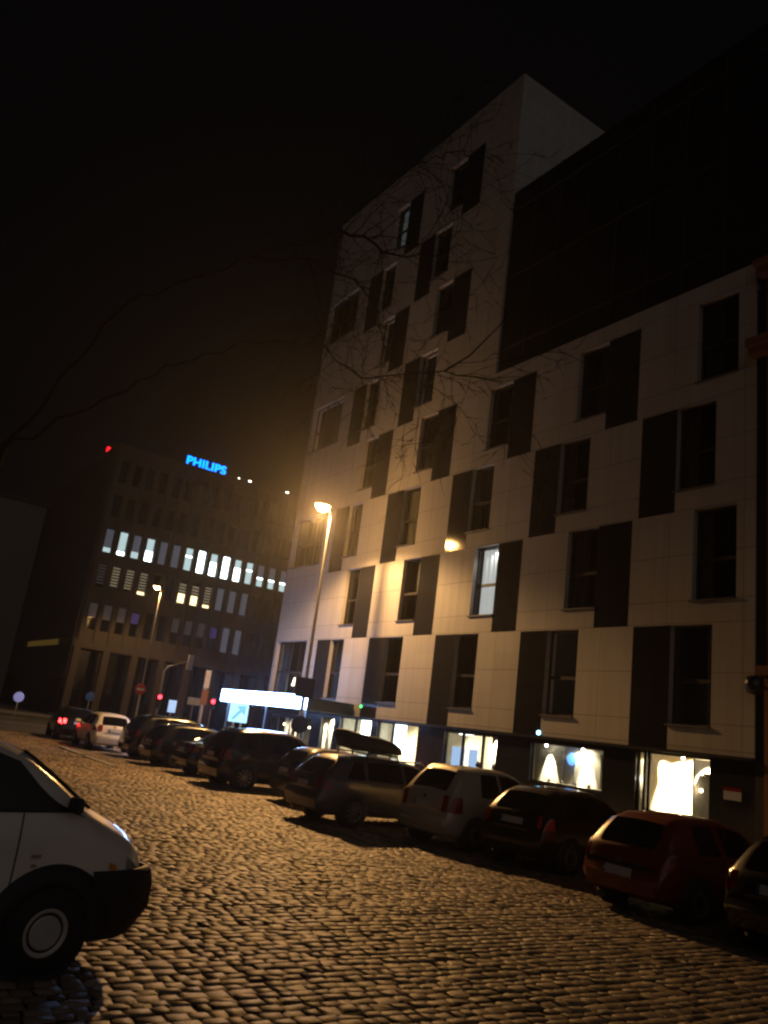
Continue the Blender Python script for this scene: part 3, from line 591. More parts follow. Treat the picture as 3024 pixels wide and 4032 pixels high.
a_ = MB(); a_.add([(.042, -.26, 1.88), (.042, -.15, 1.86), (.042, .22, 2.30), (.042, .13, 2.38)], [(0, 1, 2, 3)]).add([(.042, .26, 2.05), (.042, .24, 2.42), (.042, -.08, 2.36)], [(0, 1, 2)])
a_.build('arrow_symbol', 'arrow_glow', o)
o = thing('sign_post', 'slim pale post with stacked pinkish plates lit by the canopy', 'sign post', (-45, 18.25, 0)); post(o, 4.3, .10, 'pole_white')
box('plate', 'sign_white', (.11, .14, -.16, .16, 3.3, 4.3), o); box('lower_plate', 'terracotta', (.11, .14, -.2, .2, 2.35, 3.2), o)
o = thing('no_entry_sign', 'round red sign on the far street lamp pole', 'traffic sign', (-63.3, 20.45, 0)); post(o, 3.35, .03); MB().lathe([(.001, .03), (.40, .03), (.42, 0)], 'x', 20, (.04, 0, 3.0)).build('sign_disc', 'sign_red', o); box('white_bar', 'sign_white', (.072, .09, -.28, .28, 2.92, 3.07), o)
o = thing('info_panel', 'bright blue-white lit panel between the two red traffic lights', 'illuminated sign', (-61, 22.35, 0)); post(o, 1.7, .05); box('lit_face', 'screen_blue', (.06, .12, -.3, .3, 1.6, 2.5), o)
o = thing('direction_sign', 'grey lettered board on a post right of the blue-white panel', 'sign', (-61, 24.0, 0)); post(o, 2.9, .04); box('board', 'sign_white', (.05, .08, -.5, .5, 2.35, 2.9), o)
o = thing('round_sign', 'round lavender sign on a post at the far left kerb', 'traffic sign', (-60, 11.3, 0)); post(o, 1.1, .04); MB().lathe([(.001, .05), (.31, .04), (.34, 0)], 'x', 22, (.04, 0, 1.35)).build('sign_disc', 'bollard_glow', o, smooth=True)
o = thing('blue_sign', 'oval blue sign on a post before the office arcade', 'traffic sign', (-67.2, 17.85, 0)); post(o, 1.7, .03); MB().lathe([(.001, .04), (.33, .03), (.36, 0)], 'x', 18, (.04, 0, 1.95)).build('sign_disc', 'sign_blue', o)

# ================================================================== cars
def smooth_curve(pts, L, step=.01, width=.09):
    x = np.arange(-.5, L+.5, step); y = np.interp(x, [p[0] for p in pts], [p[1] for p in pts]); k = int(width/step)|1
    ker = np.hanning(k+2)[1:-1]; ker /= ker.sum(); yp = np.pad(y, k//2, mode='edge'); ys = np.convolve(yp, ker, 'valid')
    return lambda u: float(np.interp(u, x, ys))
class Car:
    def __init__(s, L, W, H, top, belt, zb=.20, plan=None, wheel_r=.30, axles=None, tumble=.40, crown=1.0):
        s.L, s.W, s.H = L, W, H; s.top = smooth_curve(top, L); s.belt = smooth_curve(belt, L, width=.3); s.zb = zb
        s.plan = smooth_curve(plan or [(0, .84), (.08, .91), (.25, .97), (.6, 1), (L-.9, .99), (L-.35, .92), (L-.1, .80), (L, .70)], L, width=.12)
        s.wr = wheel_r; s.axles = axles or (.75, L-.82); s.tumble = tumble; s.crown = crown
    def sec(s, u):
        zt = s.top(u); zb = s.zb+.06*max(0, 1-u/.3)+.04*max(0, 1-(s.L-u)/.4); k = max(0, min(1, (zt-s.belt(u))/.3)); c = 1+(s.crown-1)*(1-k); bl = min(s.belt(u), zt-.10*c); w = s.plan(u)*s.W/2; gh = zt-bl if c == 1 else max(.02, zt-s.belt(u)) if k > 0 else .02
        return [(0, zb), (w-.14, zb), (w-.045, zb+.09), (w, zb+(bl-zb)*.55), (w-.025, bl), (w-.05-s.tumble*gh-.015*(1-k)*c, zt-.03*k-.052*c), (w-.13-s.tumble*gh-.05*k-.06*(1-k)*c*1.2, zt-.020*c), (0, zt)]
    def S(s, side, u, v, out=0):
        P = s.sec(u); i = min(6, int(v)); t = v-i; a, b = P[i], P[i+1]
        x = a[0]+(b[0]-a[0])*t; z = a[1]+(b[1]-a[1])*t
        if i in (2, 3): x += .012*math.sin(math.pi*t)
        if i == 6: z = a[1]+(b[1]-a[1])*math.sin(t*math.pi/2)
        ru = u-.05*math.exp(-((z-.5)/.16)**2)*max(0, 1-u/.35)+.05*math.exp(-((z-.48)/.16)**2)*max(0, 1-(s.L-u)/.35)
        bow = .06*max(0, 1-u/.3)*((x/(s.W/2))**2)-.08*max(0, 1-(s.L-u)/.4)*((x/(s.W/2))**2)
        return Vector((side*x, ru+bow-s.L/2, z))
    def build_body(s, mat, parent):
        L = s.L; us = sorted(set([0, .01, .025, .045, .07, .1, .14, .19, .25, .32, .4, .5]+list(np.arange(.6, L-.5, .10))+[L-.5, L-.42, L-.34, L-.26, L-.2, L-.14, L-.1, L-.06, L-.035, L-.015, L]))
        sub = [1, 2, 5, 5, 5, 3, 6]; vl = [0.0]
        for i, k in enumerate(sub): vl += [i+(j+1)/k for j in range(k)]
        n = len(vl); m = MB(); ring = []
        for u in us: ring.append([s.S(1, u, v) for v in vl]+[s.S(-1, u, v) for v in reversed(vl[1:-1])])
        N = len(ring[0]); vs = [p for r_ in ring for p in r_]; fs = []
        for i in range(len(us)-1):
            for k in range(N): fs.append((i*N+k, i*N+(k+1) % N, (i+1)*N+(k+1) % N, (i+1)*N+k))
        for base in (0, (len(us)-1)*N):   # end caps, row by row
            for k in range(1, n-1):
                a, b = base+k, base+(k+1); c, d = base+(N-k-1) % N if k+1 < n-1 else base+n-1, base+(N-k)
                if k+1 == n-1: fs.append((a, b, d))
                else: fs.append((a, b, c, d))
            fs.append((base, base+1, base+N-1))
        m.add(vs, fs); o = m.build('body', mat, parent, smooth=True)
        return o
    def patch(s, name, mat, f, na, nb, parent, off=.006):
        c = Vector((0, 0, .7)); m = MB(); e = 1e-3
        def g(a, b):
            p = f(a, b); n_ = (f(min(1, a+e), b)-f(max(0, a-e), b)).cross(f(a, min(1, b+e))-f(a, max(0, b-e)))
            if n_.length < 1e-12: n_ = (p-c)
            n_.normalize()
            if n_.dot(p-Vector((0, max(-s.L/2+.6, min(s.L/2-.6, p.y)), .6))) < 0: n_ = -n_
            return p+n_*off
        return m.grid(g, na, nb).build(name, mat, parent, smooth=True, fixn=False)
    def side_patch(s, name, mat, side, ub, ut, v0, v1, parent, na=14, nb=6, off=.006):
        return s.patch(name, mat, lambda a, b: s.S(side, (ub[0]+(ub[1]-ub[0])*a)*(1-b)+(ut[0]+(ut[1]-ut[0])*a)*b, v0+(v1-v0)*b), na, nb, parent, off)
    def top_patch(s, name, mat, ua, ub, inset, parent, na=10, nb=12, off=.006):
        def f(a, b):
            u = ua+(ub-ua)*a; x = b*2-1; v = 6+inset+(1-inset)*(1-abs(x)); return s.S(1 if x >= 0 else -1, u, min(6.9999, v))
        return s.patch(name, mat, f, na, nb, parent, off)
    def rear_y(s, x, z):          # y of the rear face at height z
        lo, hi = 0.0, 1.2
        if s.top(0) >= z: u = 0
        else:
            for _ in range(30):
                mid = (lo+hi)/2
                if s.top(mid) < z: lo = mid
                else: hi = mid
            u = hi
        ru = u-.05*math.exp(-((z-.5)/.16)**2)*max(0, 1-u/.35); return ru+.06*max(0, 1-u/.3)*((x/(s.W/2))**2)-s.L/2
    def rear_patch(s, name, mat, x0, x1, z0, z1, parent, off=.012, na=6, nb=6):
        return s.patch(name, mat, lambda a, b: Vector((x0+(x1-x0)*a, s.rear_y(x0+(x1-x0)*a, z0+(z1-z0)*b), z0+(z1-z0)*b)), na, nb, parent, off)
def wheel(car, side, u, parent, style):
    x = side*(car.W/2-.078); y = u-car.L/2; r = car.wr; g = .10
    t = MB().lathe([(r*(.5 if style == 'van' else .66), -g), (r*.9, -g), (r, -g*.7), (r, g*.7), (r*.96, g*.95), (r*(.56 if style == 'van' else .68), g)], 'x', 32, (x, y, r), side).build('wheel', 'tyre', parent, smooth=True)
    rim = MB()
    if style == 'alloy':
        rim.lathe([(r*.70, g*.98), (r*.66, g*.9), (r*.62, g*.2)], 'x', 28, (x, y, r), side)
        for k in range(10):
            a = 2*math.pi*k/10; ca, sa = math.cos(a), math.sin(a); wd = .016
            def q(rad, lat, h): return (x+side*h, y+ca*rad-sa*lat, r+sa*rad+ca*lat)
            rim.add([q(.03, -wd, g*.85), q(.03, wd, g*.85), q(r*.68, wd*.7, g*.92), q(r*.68, -wd*.7, g*.92), q(.03, -wd, g*.5), q(.03, wd, g*.5), q(r*.68, wd*.7, g*.6), q(r*.68, -wd*.7, g*.6)], [(0, 1, 2, 3), (0, 4, 5, 1), (2, 6, 7, 3), (1, 5, 6, 2), (0, 3, 7, 4)])
        rim.lathe([(.001, g*.95), (.05, g*.93), (.06, g*.7)], 'x', 14, (x, y, r), side); rim.build('rim', 'alloy', t, smooth=False)
        MB().lathe([(.001, g*.15), (r*.62, g*.15)], 'x', 20, (x, y, r), side).build('brake_disc', 'black_plastic', t)
    else:
        rs = .84 if style == 'van' else 1
        r_t = r; r = r*rs
        rim = MB(); rim_c = r_t
        rim.lathe([(.001, g*.80), (r*.30, g*.85), (r*.46, g*1.0), (r*.48, g*.76), (r*.54, g*.74), (r*.56, g*.98), (r*.66, g*1.03), (r*.68, g*.97)], 'x', 30, (x, y, r_t), side).build('rim', 'hubcap' if style == 'van' else 'hubcap_dark', t, smooth=True)
        if style == 'van': MB().lathe([(.001, g*1.02), (r*.30, g*1.06), (r*.44, g*1.02)], 'x', 24, (x, y, r_t), side).build('hub_cover', 'plate', t, smooth=True)
    return t
def build_car(name, label, cat, car, rear, heading, mat, o=None, **k):
    h = R(heading); d = Vector((math.cos(h), math.sin(h), 0)); c = Vector((rear[0], rear[1], 0))+d*car.L/2
    root = thing(name, label, cat, (c.x, c.y, .012), h-math.pi/2, k.get('group', 'cars parked at an angle along the pavement'))
    L = car.L; car.build_body(mat, root)
    ws = k.get('wheel', 'cap')
    for u in car.axles:
        for sd in (-1, 1):
            wheel(car, sd, u, root, ws)
            MB().lathe([(.001, .004), (car.wr*1.16, .004), (car.wr*1.22, -.03), (car.wr*1.22, -.2)], 'x', 32, (sd*(car.W/2*car.plan(u)+.004), u-L/2, car.wr*1.03), sd).build('wheel_arch', 'black_plastic', root, smooth=True) if k.get('arches', True) else None
    # glass
    rw = k['rear_window']; wsx = k['windscreen']
    car.top_patch('rear_window', 'car_glass', rw[0], rw[1], .06, root); car.top_patch('windscreen', 'car_glass', wsx[0], wsx[1], .03, root)
    for sd in (-1, 1):
        for ub, ut in k['side_windows']: car.side_patch('side_window', 'car_glass', sd, ub, ut, 4.06, 4.93, root)
    # bumpers, lamps, plate
    bm = k.get('bumper', mat)
    for sd in (-1, 1):
        tl = k['tail']   # x0, z0, z1, wrap u
        tlmat = k.get('tail_mat', 'red_lens')
        t = car.rear_patch('tail_light', tlmat, sd*tl[0], sd*(car.W/2*car.plan(.02)-.06), tl[1], tl[2], root)
        vv0 = 3.25; 
        def lamp(a, b, sd=sd): 
            u = .02+tl[3]*a; z = tl[1]+(tl[2]-tl[1])*b; P_ = car.sec(u); z = min(z, P_[4][1]-.005)
            v = 3+(z-P_[3][1])/(P_[4][1]-P_[3][1]) if z > P_[3][1] else 2+(z-P_[2][1])/(P_[3][1]-P_[2][1]); return car.S(sd, u, v)
        s_ = car.patch('lamp_wrap', tlmat, lamp, 5, 5, t, .010); 
        car.patch('headlight', 'clear_lens', lambda a, b, sd=sd: car.S(sd, L-.30+.27*a, 3.35+.55*b), 5, 4, root, .008)
        mu = k['side_windows'][-1][0][1]-.06
        p_ = car.S(sd, mu, 4.12); MB().add([p_+Vector((sd*x_, y_, z_)) for x_, y_, z_ in ((-.01, -.05, .0), (.20, -.07, .0), (.23, -.02, .01), (.04, .07, 0), (-.01, -.04, .11), (.19, -.05, .13), (.21, -.01, .12), (.04, .05, .1))], [(0, 1, 2, 3), (4, 5, 6, 7), (0, 1, 5, 4), (1, 2, 6, 5), (2, 3, 7, 6), (3, 0, 4, 7)]).build('wing_mirror', k.get('mirror', mat), root, smooth=False, bevel=.02)
        for ub, ut in k['side_windows'][-2:]:
            if ub[1]-ub[0] > .5: car.side_patch('door_handle', k.get('handle', mat), sd, (ub[0]+.08, ub[0]+.26), (ub[0]+.08, ub[0]+.26), 3.80, 3.86, root, 3, 2, .022)
    if bm != mat or True:
        car.rear_patch('rear_bumper', bm, -car.W/2*.76, car.W/2*.76, .30, .50, root, .022, 8, 4)
    if k.get('strip'): car.rear_patch('bumper_strip', 'black_plastic', -car.W/2*.78, car.W/2*.78, k['strip'][0], k['strip'][1], root, .03, 8, 2)
    pz = k['plate']; pl = car.rear_patch('number_plate', 'plate', -.26, .26, pz, pz+.115, root, .035, 4, 2); bl = car.rear_patch('blue_strip', 'plate_blue', -.258, -.215, pz+.004, pz+.111, root, .037, 1, 1); bl.parent = pl
    if k.get('spoiler'): car.top_patch('roof_spoiler', mat, rw[1]+.0, rw[1]+.16, .05, root, 4, 8, .035)
    if k.get('wiper'):
        y0, z0 = car.rear_y(0, k['wiper']), k['wiper']; p0 = Vector((0, car.rear_y(0, z0)-.03, z0)); p1 = Vector((.42, car.rear_y(.42, z0+.10)-.03, z0+.10)); MB().tube([p0, p1], .008, 6).build('wiper', 'black_plastic', root)
    car.rear_patch('badge', 'chrome', -.045, .045, k['plate']+.17, k['plate']+.23, root, .018, 2, 2)
    MB().tube([(-.45, -L/2+.06, .22), (-.45, -L/2+.3, .22)], .025, 8).build('exhaust', 'chrome', root)
    return root
def hatch(L, W, H, b=.93, rake=.38, hood=.88):
    return Car(L, W, H, [(-.5, .62), (0, .62), (.02, .84), (.07, b+.02), (rake+.08, H-.11), (rake+.30, H-.03), (1.1, H), (L*.45, H), (L*.55, H-.07), (L*.755, b+.08), (L*.93, hood-.06), (L-.10, .72), (L-.03, .60), (L, .52), (L+.5, .52)], [(0, b), (L*.72, b-.02), (L, .70)], wheel_r=.295)
def side2(L, c=.62, sl=.30): return [((c, 1.42), (c+.25, 1.44)), ((1.52, L*.72), (1.53, L*.565))]
G = 'cars parked at an angle along the pavement'
# nearest first
c = hatch(4.05, 1.70, 1.47); build_car('parked_car', 'dark hatchback cut off by the right edge, orange glint on its rear corner', 'car', c, (-6.0, 10.2), 88, 'paint_dark', rear_window=(.11, .44), windscreen=(2.35, 3.0), side_windows=side2(4.05), tail=(.56, .72, .93, .22), plate=.72, wiper=.97, spoiler=True)
c = hatch(3.72, 1.64, 1.42, .90, .36); build_car('parked_car', 'small red hatchback with pale number plate low on its bumper', 'car', c, (-8.5, 10.35), 90, 'paint_red', rear_window=(.09, .42), windscreen=(2.15, 2.75), side_windows=[((.78, 1.32), (.86, 1.30)), ((1.46, 2.66), (1.47, 2.08))], tail=(.60, .68, .86, .16), plate=.50, strip=(.63, .68), wiper=.93, handle='black_plastic', mirror='black_plastic')
c = hatch(3.95, 1.65, 1.46, .95, .40); build_car('parked_car', 'dark brown hatchback with gleaming red tail light beside the red hatchback', 'car', c, (-11.75, 11.2), 98, 'paint_brown', rear_window=(.12, .46), windscreen=(2.25, 2.9), side_windows=side2(3.95), tail=(.57, .75, .96, .22), plate=.76, wiper=1.0, tail_mat='red_lens_gleam')
c = Car(3.95, 1.68, 1.60, [(-.5, .62), (0, .62), (.02, .9), (.07, 1.08), (.10, 1.10), (.42, 1.46), (.55, 1.56), (1.2, 1.60), (1.9, 1.59), (2.25, 1.50), (3.0, 1.04), (3.65, .90), (3.86, .7), (3.95, .55), (4.5, .55)], [(0, 1.02), (2.9, .96), (3.95, .72)], wheel_r=.305)
build_car('parked_car', 'tall silver-gold hatchback with pale rear quarter between estate and brown hatchback', 'car', c, (-13.95, 10.8), 96, 'paint_silver', rear_window=(.11, .44), windscreen=(2.3, 2.95), side_windows=[((.88, 1.48), (1.02, 1.50)), ((1.58, 2.9), (1.59, 2.22))], tail=(.52, .70, 1.02, .30), plate=.74, spoiler=True, wiper=1.12)
EST = Car(4.55, 1.76, 1.49, [(-.5, .62), (0, .62), (.02, .88), (.09, 1.0), (.50, 1.36), (.75, 1.45), (1.3, 1.49), (2.3, 1.49), (2.75, 1.42), (3.5, 1.02), (4.25, .86), (4.45, .7), (4.55, .55), (5, .55)], [(0, .97), (3.3, .93), (4.55, .72)], wheel_r=.315, axles=(.88, 3.66))
est = build_car('parked_car', 'grey estate car with light alloy wheels carrying a black roof box', 'car', EST, (-16.75, 9.5), 91, 'paint_grey', wheel='alloy', rear_window=(.12, .48), windscreen=(2.75, 3.42), side_windows=[((.62, 1.12), (.90, 1.14)), ((1.22, 2.2), (1.24, 2.2)), ((2.3, 3.36), (2.31, 2.72))], tail=(.56, .72, .98, .24), plate=.72, wiper=1.02)
for y in (-1.05, -.15): 
    MB().tube([(-.66, y, 1.42), (-.6, y, 1.56), (.6, y, 1.56), (.66, y, 1.42)], .022, 8).build('roof_bar', 'black_plastic', est)
for sd in (-1, 1): MB().tube([(sd*.62, -1.55, 1.40), (sd*.62, -1.45, 1.47), (sd*.62, .55, 1.47), (sd*.62, .7, 1.41)], .017, 8).build('roof_rail', 'chrome', est)
rb = thing('roof_box', 'black roof box with blunt rear end on top of the grey estate car', 'roof box', est.matrix_basis @ Vector((.12, -.62, 1.585)), est.rotation_euler.z)
def rbf(zlo):
    prof = [(-.80, .30, .36), (-.77, .36, .40), (-.45, .385, .40), (.05, .39, .37), (.48, .37, .29), (.70, .30, .19), (.80, .20, .10), (.83, .08, .03)]
    m = MB(); vs = []; n = 20
    for y, hw, h in prof:
        zc, zr = (h*.5 + (.06 if y < -.75 else 0)), h*.5
        for q in range(n):
            t = 2*math.pi*q/n; cx, cz = math.cos(t), math.sin(t); sx = math.copysign(abs(cx)**.55, cx); sz = math.copysign(abs(cz)**.55, cz)
            z = zc+zr*sz
            if y < -.75 and sz < 0: pass
            vs.append((hw*sx, y-(.10 if (y < -.75 and sz > .3) else 0), z))
    fs = [(i*n+q, i*n+(q+1) % n, (i+1)*n+(q+1) % n, (i+1)*n+q) for i in range(len(prof)-1) for q in range(n)]+[tuple(range(n)), tuple(range(7*n, 8*n))]
    return m.add(vs, fs)
rbf(0).build('shell', 'black_plastic', rb, smooth=True); MB().box(-.393, .393, -.70, .25, .15, .165).build('seam', 'bin_dark', rb)
c = hatch(3.75, 1.66, 1.46); build_car('parked_car', 'small dark green hatchback half hidden left of the grey estate', 'car', c, (-20.0, 10.7), 90, 'paint_green', rear_window=(.11, .44), windscreen=(2.2, 2.8), side_windows=side2(3.75), tail=(.56, .72, .95, .22), plate=.74, wiper=1.0)
c = Car(4.5, 1.84, 1.70, [(-.5, .62), (0, .62), (.02, 1.0), (.07, 1.12), (.38, 1.52), (.55, 1.64), (1.2, 1.70), (2.2, 1.70), (2.6, 1.62), (3.3, 1.14), (4.2, 1.0), (4.42, .8), (4.5, .6), (5, .6)], [(0, 1.08), (3.2, 1.03), (4.5, .8)], wheel_r=.34)
build_car('parked_car', 'large black off-roader with canopy light gleaming along its roof', 'car', c, (-23.1, 9.9), 90, 'paint_black', wheel='alloy', rear_window=(.11, .42), windscreen=(2.65, 3.25), side_windows=[((.7, 1.3), (.86, 1.3)), ((1.4, 2.25), (1.41, 2.25)), ((2.35, 3.15), (2.36, 2.62))], tail=(.62, .8, 1.1, .24), plate=.82, spoiler=True)
c = Car(4.45, 1.75, 1.44, [(-.5, .62), (0, .62), (.02, .86), (.08, 1.0), (.5, 1.04), (1.15, 1.36), (1.5, 1.43), (2.2, 1.44), (2.6, 1.37), (3.4, .98), (4.2, .82), (4.38, .66), (4.45, .55), (5, .55)], [(0, .95), (3.2, .92), (4.45, .7)])
build_car('parked_car', 'dark saloon with amber glints on its boot, left of the black off-roader', 'car', c, (-25.95, 10.1), 90, 'paint_navy', rear_window=(.58, 1.15), windscreen=(2.62, 3.32), side_windows=[((1.05, 1.95), (1.4, 1.96)), ((2.06, 3.25), (2.08, 2.6))], tail=(.52, .74, .93, .22), plate=.72)
c = hatch(4.2, 1.74, 1.48); build_car('parked_car', 'dark hatchback between the dark saloon and the tall estate', 'car', c, (-28.75, 9.9), 90, 'paint_dark', rear_window=(.11, .44), windscreen=(2.45, 3.1), side_windows=side2(4.2), tail=(.56, .72, .95, .22), plate=.74)
c = Car(4.4, 1.80, 1.66, [(-.5, .62), (0, .62), (.02, 1.0), (.07, 1.08), (.4, 1.5), (.6, 1.61), (1.2, 1.66), (2.2, 1.66), (2.6, 1.58), (3.3, 1.1), (4.1, .95), (4.32, .75), (4.4, .6), (5, .6)], [(0, 1.04), (3.2, 1.0), (4.4, .78)], wheel_r=.33)
build_car('parked_car', 'dark tall estate with two bright roof glints beside the white hatchback', 'car', c, (-31.55, 10.0), 90, 'paint_black', rear_window=(.11, .42), windscreen=(2.65, 3.25), side_windows=[((.7, 1.3), (.86, 1.3)), ((1.4, 2.25), (1.41, 2.25)), ((2.35, 3.15), (2.36, 2.62))], tail=(.6, .8, 1.05, .24), plate=.82)
c = hatch(3.95, 1.68, 1.45); build_car('white_hatchback', 'white hatchback waiting in the road behind the black car with brake light', 'car', c, (-33.6, 10.2), 178, 'paint_white', rear_window=(.11, .44), windscreen=(2.3, 2.95), side_windows=side2(3.95), tail=(.50, .74, .97, .26), plate=.74, wheel='alloy', group='cars waiting at the crossing')
c = hatch(4.2, 1.74, 1.44); build_car('black_saloon', 'black car with glowing red brake light at the head of the row', 'car', c, (-38.0, 9.9), 174, 'paint_black', rear_window=(.11, .44), windscreen=(2.45, 3.1), side_windows=side2(4.2), tail=(.56, .74, .92, .24), plate=.72, tail_mat='brake_light', group='cars waiting at the crossing')
# foreground van
VAN = Car(4.12, 1.74, 1.82, [(-.5, .62), (0, .62), (.02, 1.2), (.08, 1.55), (.3, 1.74), (.8, 1.80), (1.9, 1.78), (2.5, 1.70), (2.88, 1.57), (3.46, 1.20), (3.62, 1.13), (3.9, 1.01), (4.04, .91), (4.10, .78), (4.115, .6), (4.12, .45), (4.6, .45)], [(0, 1.12), (2.5, 1.13), (3.35, 1.145), (4.12, .9)], zb=.2, wheel_r=.30, axles=(.8, 3.21), tumble=.26, crown=2.3,
          plan=[(0, .9), (.2, .96), (.6, 1), (3.5, 1), (3.85, .94), (4.02, .85), (4.12, .72)])
vh = 100.0; dv = Vector((math.cos(R(vh)), math.sin(R(vh)), 0)); rv = Vector((dv.y, -dv.x, 0))
hub = Vector((-6.80, 1.85, 0)); vrear = hub-rv*(1.74/2-.0)-dv*3.21
van = build_car('white_van', 'off-white van with black plastic bumper cut off at the left edge', 'van', VAN, (vrear.x, vrear.y), vh, 'paint_white_van', wheel='van', rear_window=(.05, .2), windscreen=(2.86, 3.48), side_windows=[((.6, 1.5), (.65, 1.5)), ((1.95, 3.30), (1.96, 2.80))], tail=(.7, .8, 1.2, .1), plate=.6, group='vehicles in the foreground', arches=False, mirror='black_plastic')
def van_front():
    L = VAN.L
    # wrap-round bumper: closed shell 25 mm proud of the nose
    m = MB(); path = [(-1, .0), (-1, .33)]
    us = [L-.62, L-.5, L-.38, L-.26, L-.16, L-.08, L-.03, L-.005]
    loop = [(1, u) for u in us]+[(-1, u) for u in reversed(us)]
    zs_ = [.21, .23, .40, .58, .68, .715, .72]; of = [.0, .02, .05, .055, .05, .035, .0]
    vs = []
    for z, o_ in zip(zs_, of):
        for sd, u in loop:
            P_ = VAN.sec(u); x = P_[3][0]+o_*.6; f = max(0, 1-(L-u)/.4); y = u-L/2+o_*f+.05*math.exp(-((z-.48)/.16)**2)*max(0, 1-(L-u)/.35)-.08*f*((x/.87)**2)+ (.0 if z > .3 else -.06*f); vs.append((sd*x, y, z))
    n = len(loop); fs = [(i*n+q, i*n+q+1, (i+1)*n+q+1, (i+1)*n+q) for i in range(len(zs_)-1) for q in range(n-1)]
    m.add(vs, fs).build('front_bumper', 'black_plastic', van, smooth=True)
    for sd in (-1, 1):
        for u in VAN.axles:
            # arch flare: flat ring with lip
            cy = u-L/2; cz = .285; vs = []; n2 = 26; xo = sd*(VAN.W/2+.004)
            for q in range(n2+1):
                t = math.pi*(-.02+1.04*q/n2)
                for rad, dx in ((.335, -.10), (.335, .012), (.36, .018), (.49, .010), (.50, -.02)): vs.append((xo+sd*dx, cy+rad*math.cos(t), max(.20, cz+rad*math.sin(t))))
            fs = [(q*5+i, q*5+i+1, (q+1)*5+i+1, (q+1)*5+i) for q in range(n2) for i in range(4)]
            MB().add(vs, fs).build('wheel_arch', 'black_plastic', van, smooth=True)
            MB().lathe([(.001, -.09), (.34, -.09)], 'x', 30, (xo, cy, cz), sd).build('arch_liner', 'tyre', van)
            MB().lathe([(.001, .003), (.338, .003)], 'x', 30, (xo, cy, cz), sd).build('arch_shadow_panel', 'tyre', van)
        VAN.side_patch('door_seam', 'black_plastic', sd, (2.86, 2.872), (2.86, 2.872), 2.4, 4.0, van, 1, 8, .003)
        VAN.side_patch('side_repeater', 'amber_lens', sd, (3.63, 3.70), (3.63, 3.70), 3.42, 3.56, van, 3, 2, .012)
        VAN.side_patch('window_seal', 'black_plastic', sd, (1.93, 3.34), (1.93, 3.33), 4.0, 4.06, van, 14, 1, .009)
        MB().tube([VAN.S(sd, 2.86+.62*q/8, 5.9)+Vector((0, 0, .012)) for q in range(9)], .012, 6).build('windscreen_trim', 'black_plastic', van)
    MB().tube([VAN.S(1, 3.50, 6.3)+Vector((0, 0, .03)), VAN.S(1, 3.42, 6.9)+Vector((0, 0, .05)), VAN.S(-1, 3.3, 6.6)+Vector((0, 0, .05))], .012, 6).build('wiper', 'black_plastic', van)
    bd = VAN.side_patch('badge', 'chrome', 1, (2.98, 3.05), (2.98, 3.05), 3.25, 3.31, van, 2, 2, .01); VAN.side_patch('badge', 'chrome', 1, (2.99, 3.03), (2.99, 3.03), 3.10, 3.15, van, 2, 2, .01)
van_front()

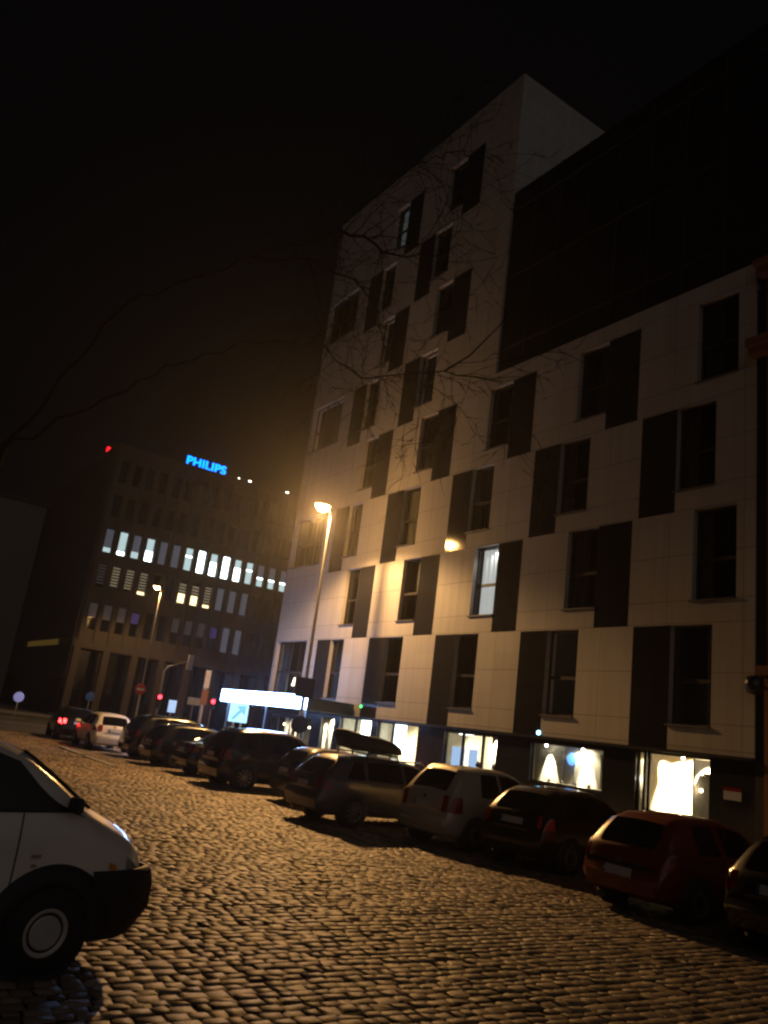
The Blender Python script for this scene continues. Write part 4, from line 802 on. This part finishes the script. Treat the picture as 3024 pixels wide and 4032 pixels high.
# ================================================================== bare tree overhanging the street
def tree():
    T = thing('bare_tree', 'bare winter tree with dark twigs hanging in front of the tower', 'tree', (-16.6, 1.2, 0))
    o = Vector((-16.6, 1.2, 0)); r_ = random.Random(5); tw = MB()
    def br(p, d, ln, rad, lev, m):
        n = max(4, int(ln/.35)); pts = [p]; rads = [rad]; q = p.copy(); dd = d.normalized()
        for i in range(n):
            dd = (dd+Vector((r_.gauss(0, .16), r_.gauss(0, .16), r_.gauss(0, .13)))).normalized(); q = q+dd*ln/n; pts.append(q.copy()); rads.append(rad*(1-.78*(i+1)/n))
            if lev < 4 and i > 0 and r_.random() < (.62 if lev else .5):
                ax = Vector((r_.gauss(0, 1), r_.gauss(0, 1), r_.gauss(0, 1))).cross(dd).normalized(); nd = (dd+ax*r_.uniform(.6, 1.2)+Vector((0, 0, -.08*lev))).normalized()
                br(q.copy(), nd, ln*r_.uniform(.35, .62), max(.008, rads[-1]*.66), lev+1, m)
        m.tube([x-o for x in pts], rads, 6 if lev else 8, False)
    tr = MB().tube([(0, 0, 0), (.05, 0, 1.2), (.1, .1, 3), (.1, .3, 5), (.05, .5, 6.4)], [.30, .24, .21, .19, .17], 14)
    tr.build('trunk', 'bark', T, smooth=True)
    top = o+Vector((.05, .5, 6.3)); cr_ = MB()
    V_ = lambda *a: Vector(a)
    def limb(pts, r0_, r1_, twigs=.8):
        pts = [V_(*p) for p in pts]; fine = [pts[0]]
        for a_, b_ in zip(pts, pts[1:]):
            kk = max(1, int((b_-a_).length/.45))
            for j in range(1, kk+1): fine.append(a_.lerp(b_, j/kk)+(V_(r_.gauss(0, .05), r_.gauss(0, .05), r_.gauss(0, .06)) if j < kk else V_(0, 0, 0)))
        pts = fine; n = len(pts); rads = [r0_+(r1_-r0_)*i/(n-1) for i in range(n)]
        cr_.tube([p-o for p in pts], rads, 8, False)
        for i in range(1, n):
            if pts[i].y < 7.9: continue
            seg = pts[i]-pts[i-1]
            for q in range(3):
                if r_.random() < twigs*.9:
                    dd = seg.normalized(); ax = V_(r_.gauss(0, 1), r_.gauss(0, 1), r_.gauss(0, 1)).cross(dd).normalized(); br(pts[i-1]+seg*r_.random(), dd*.7+ax, r_.uniform(1.0, 2.4), rads[i]*.5, 2, cr_)
    limb([top[:], (-17.6, 4.2, 9.0), (-18.6, 6.8, 11.4), (-18.24, 9, 12.04), (-17.37, 9, 11.29), (-16.64, 9.05, 10.84), (-15.96, 9.05, 10.36), (-15.4, 9.0, 10.18), (-14.95, 9, 10.08), (-14.3, 9, 9.91), (-13.5, 9, 9.71), (-12.47, 9, 9.42), (-12.0, 9, 9.17), (-11.36, 9, 8.94), (-10.6, 9, 8.6)], .040, .012, .9)
    limb([(-12.47, 9, 9.42), (-11.67, 9, 9.51), (-10.87, 9, 9.85), (-10.4, 9, 10.2)], .022, .006, .4)
    limb([top[:], (-17.0, 3.5, 10.5), (-18.2, 6.5, 13.6), (-18.53, 9, 15.9), (-17.6, 9.4, 16.6), (-16.2, 9.6, 16.9), (-14.5, 9.4, 16.2), (-12.9, 9.2, 15.1), (-11.6, 9, 14.1)], .034, .010, 1)
    limb([(-18.2, 6.5, 13.6), (-18.0, 8.0, 14.2), (-16.97, 9, 13.54), (-16.2, 9.2, 12.6), (-15.28, 9, 11.41), (-14.9, 9, 10.3)], .035, .008, 1)
    limb([(-18.53, 9, 15.9), (-17.2, 9.6, 15.0), (-16.0, 9.9, 14.2), (-15.0, 10, 13.8), (-13.6, 10, 13.5)], .05, .008, .9)
    limb([(-18.0, 8.0, 14.2), (-18.6, 9.0, 13.2), (-18.3, 9.4, 12.6)], .04, .008, .9)
    cr_.build('crown', 'bark', T, smooth=True)
tree()

# ================================================================== haze volume added to spread a glow around the lamps
hz = MB().box(-150, 60, -90, 110, -1.2, 60).build('haze', 'steel'); tag(hz, kind='stuff')
hm = bpy.data.materials.new('haze'); hm.use_nodes = True; n = hm.node_tree.nodes; n.remove(n['Principled BSDF']); pv = n.new('ShaderNodeVolumePrincipled')
pv.inputs['Color'].default_value = (.95, .95, .95, 1); pv.inputs['Density'].default_value = HAZE_DENSITY; pv.inputs['Anisotropy'].default_value = .82
hm.node_tree.links.new(pv.outputs[0], n['Material Output'].inputs['Volume']); hz.data.materials.clear(); hz.data.materials.append(hm)
